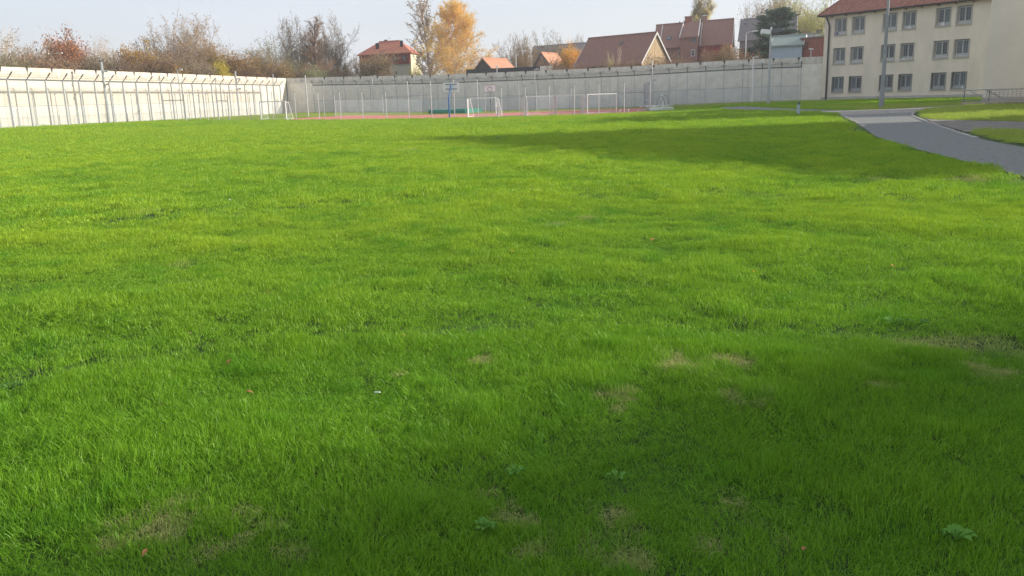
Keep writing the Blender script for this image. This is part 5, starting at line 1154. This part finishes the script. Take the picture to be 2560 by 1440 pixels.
]: tree(*a, group=GB, **(dict(thin=.45, rz=-.4) if a[2] > 1400 and a[3] > 115 and 'wall edge' in a[1] else {}))
# a far wooded skyline keeps the horizon closed away from the houses
mbv = MB(); rg_ = random.Random(3)
V, Fc = [], []
for a in np.arange(-2.9, 2.9, .0045):
    R_ = 420+rg_.random()*60; hh = 9+5*math.sin(a*9)+rg_.random()*5
    for _ in range(5):
        x = math.sin(a+rg_.gauss(0, .004))*R_; y = math.cos(a+rg_.gauss(0, .004))*R_+60; z = hh*rg_.random()**.6; s = 2.4*rg_.uniform(.6, 1.4); d1 = Vector((rg_.gauss(0, 1), rg_.gauss(0, 1), rg_.gauss(0, 1))).normalized()*s; d2 = d1.orthogonal().normalized()*s; i = len(V)
        V += [(x-d1.x, y-d1.y, z-d1.z), (x+d2.x, y+d2.y, z+d2.z), (x+d1.x, y+d1.y, z+d1.z), (x-d2.x, y-d2.y, z-d2.z)]; Fc.append((i, i+1, i+2, i+3))
me = bpy.data.meshes.new('distant_wood'); me.from_pydata(V, [], Fc); me.materials.append(LM['grey']); o = bpy.data.objects.new('distant_wood', me); C.objects.link(o); tag(o, 'far brown wood along the horizon', 'wood', kind='stuff')

# ------------------------------------------------------------------ small things in the grass
def fallen_leaf(px, py, size, m, label):
    size *= .55; P = gnd(px, py, .07); t = random.random()*6.28; mb = MB(); n_ = 7; c = Vector((math.cos(t), math.sin(t), random.uniform(-.3, .5))); s = Vector((-math.sin(t), math.cos(t), random.uniform(-.3, .3)))
    prof = [0, .5, .85, 1, .8, .45, 0]
    mb.v = []
    for k in range(n_):
        f_ = k/(n_-1)-.5; cz = .25*size*(math.cos(f_*3)); mb.v += [tuple(c*f_*size*2-s*prof[k]*size*.5+Vector((0, 0, cz+.12*size*prof[k]))), tuple(c*f_*size*2+Vector((0, 0, cz))), tuple(c*f_*size*2+s*prof[k]*size*.5+Vector((0, 0, cz+.12*size*prof[k])))]
    for k in range(n_-1):
        for j in (0, 1): mb.f.append((3*k+j, 3*k+j+1, 3*k+j+4, 3*k+j+3))
    o = mb.build('fallen_leaf', m); o.location = P; tag(o, label, 'leaf', 'fallen leaves scattered on the lawn')
lf = [(368, 1422, .035, 'copper', 'rust brown fallen leaf at the bottom left beside a bare patch'), (626, 1008, .045, 'copper', 'orange brown fallen leaf in the left foreground grass'), (405, 1038, .035, 'tan', 'small tan fallen leaf left of the orange brown one'),
      (1010, 862, .05, 'orange', 'orange fallen leaf left of centre'), (575, 930, .045, 'copper', 'brown fallen leaf above the orange brown one on the left'), (476, 856, .045, 'tan', 'tan fallen leaf high on the left of the lawn'), (667, 748, .06, 'ochre', 'ochre fallen leaf far out left of centre'),
      (1281, 645, .08, 'orange', 'orange fallen leaf far out in the middle of the lawn'), (1632, 615, .09, 'ochre', 'ochre fallen leaf far out right of the middle'), (2008, 1414, .035, 'copper', 'reddish fallen leaf at the bottom right'), (2232, 684, .08, 'ochre', 'ochre fallen leaf far out on the right'),
      (1328, 617, .06, 'tan', 'tan fallen leaf behind the orange one in mid lawn'), (1885, 697, .06, 'orange', 'orange fallen leaf right of centre in mid lawn')]
for px, py, s, m_, lb in lf: fallen_leaf(px, py, s, LM[m_], lb)
P = gnd(946, 1012, .075); mb = MB(); mb.tube((-.018, .012, 0), (.018, -.018, .010), .004, n=6); o = mb.build('paper_scrap', M['white']); o.location = P; tag(o, 'little white paper roll lying in the grass left of centre', 'litter')
def weed(px, py, r, n_, label, m):
    P = gnd(px, py, .01); t = thing('broadleaf_weed', label, 'weed', P, 'broad leaved weeds in the foreground grass')
    for k in range(n_):
        a = k*2.4+random.random(); L_ = r*random.uniform(.6, 1.1); mb = MB(); c = Vector((math.cos(a), math.sin(a), 0)); s = Vector((-c.y, c.x, 0)); prof = [.12, .2, .55, 1, .95, .55, .05]; n2 = len(prof)
        for q in range(n2):
            f_ = q/(n2-1); p = c*L_*f_*.9+Vector((0, 0, .06+.03*math.sin(f_*2.1)+random.uniform(0, .006))); wv = s*L_*.22*prof[q]*(1+.15*math.sin(q*2.5)); mb.v += [tuple(p-wv+Vector((0, 0, .006))), tuple(p), tuple(p+wv+Vector((0, 0, .006)))]
        for q in range(n2-1):
            for j in (0, 1): mb.f.append((3*q+j, 3*q+j+1, 3*q+j+4, 3*q+j+3))
        mb.build('leaf', m, t, sub=LOCAL(P))
WEED = leaf_mat('weed_leaf', (.11, .22, .05), (.08, .18, .04), .25); WEED2 = leaf_mat('weed_leaf_pale', (.17, .35, .07), (.12, .28, .05), .25)
weed(2385, 1392, .075, 10, 'pale broad leaved weed in the bottom right corner', WEED2); weed(1215, 1368, .06, 11, 'broad leaved weed in the bottom middle of the foreground', WEED2); weed(2232, 832, .12, 4, 'broad leaved weed far right in the middle distance', WEED2)
weed(30, 1003, .09, 7, 'broad leaved weed at the left edge of the photo', WEED); weed(1290, 1225, .07, 8, 'small leaved weed just above the bottom middle weed', WEED2); weed(2295, 838, .11, 3, 'low weed just right of the far right one', WEED); weed(1540, 1240, .06, 5, 'small weed near the dark tuft at the bottom right of centre', WEED2)
for px, py, lb in [(1500, 345, 'white flower head near the tip of the middle shadow'), (1880, 293, 'white flower head just left of the bollard'), (1822, 292, 'left one of two close white flower heads below the footpath'), (1827, 292.6, 'right one of two close white flower heads below the footpath'),
 (1860, 302, 'white flower head on the lit strip left of the bollard'), (1930, 304, 'white flower head on the lit strip below the bollard'), (1420, 326, 'white flower head between the two shadow bands'), (575, 512, 'single white dandelion head on the open left lawn'),
 (1620, 290, 'white flower head below the mesh screen'), (1345, 300, 'white flower head below the third court goal'), (1270, 300, 'white flower head below the second court goal')]:
    P = gnd(px, py, .09); q_ = max(.012, .0009*P.y); mb = MB(); mb.tube((0, 0, 0), (.01, 0, .012), q_, q_*.7, n=8); o = mb.build('daisy', M['white']); o.location = P
    tag(o, lb, 'flower', 'white flower heads on the far lawn')
mb = MB(); rl = random.Random(9)
for k in range(170):
    a = PA[rl.randrange(3, len(PA)-8)]; i_ = PA.index(a); f_ = rl.random()**2.2*.85; q = a.lerp(PB[i_], f_); x, y = q.x+rl.gauss(0, .35), q.y+rl.gauss(0, .8); z = tz(x, y)+.02; sz = rl.uniform(.015, .045); t_ = rl.random()*6
    c_, s_ = math.cos(t_)*sz, math.sin(t_)*sz; mb.quad((x-c_, y-s_, z), (x+s_*.6, y-c_*.6, z+.006), (x+c_, y+s_, z+.012), (x-s_*.6, y+c_*.6, z+.006))
tag(mb.build('leaf_litter', LM['tan']), 'dry leaf crumbs along the edge of the tarmac path', 'leaves', kind='stuff')

# ------------------------------------------------------------------ autumn air
HZ = 0.0006
mb = MB(); mb.box(-900, 900, -250, 900, -1.5, 60); hz = mb.build('haze', M['soil']); tag(hz, kind='stuff'); hz.data.materials.clear()
hm_ = bpy.data.materials.new('haze'); hm_.use_nodes = True; hn = hm_.node_tree.nodes; hn.remove(hn['Principled BSDF']); pv_ = hn.new('ShaderNodeVolumePrincipled')
pv_.inputs['Color'].default_value = (.92, .94, .97, 1); pv_.inputs['Density'].default_value = HZ; pv_.inputs['Anisotropy'].default_value = .2
hm_.node_tree.links.new(pv_.outputs[0], hn['Material Output'].inputs['Volume']); hz.data.materials.append(hm_)
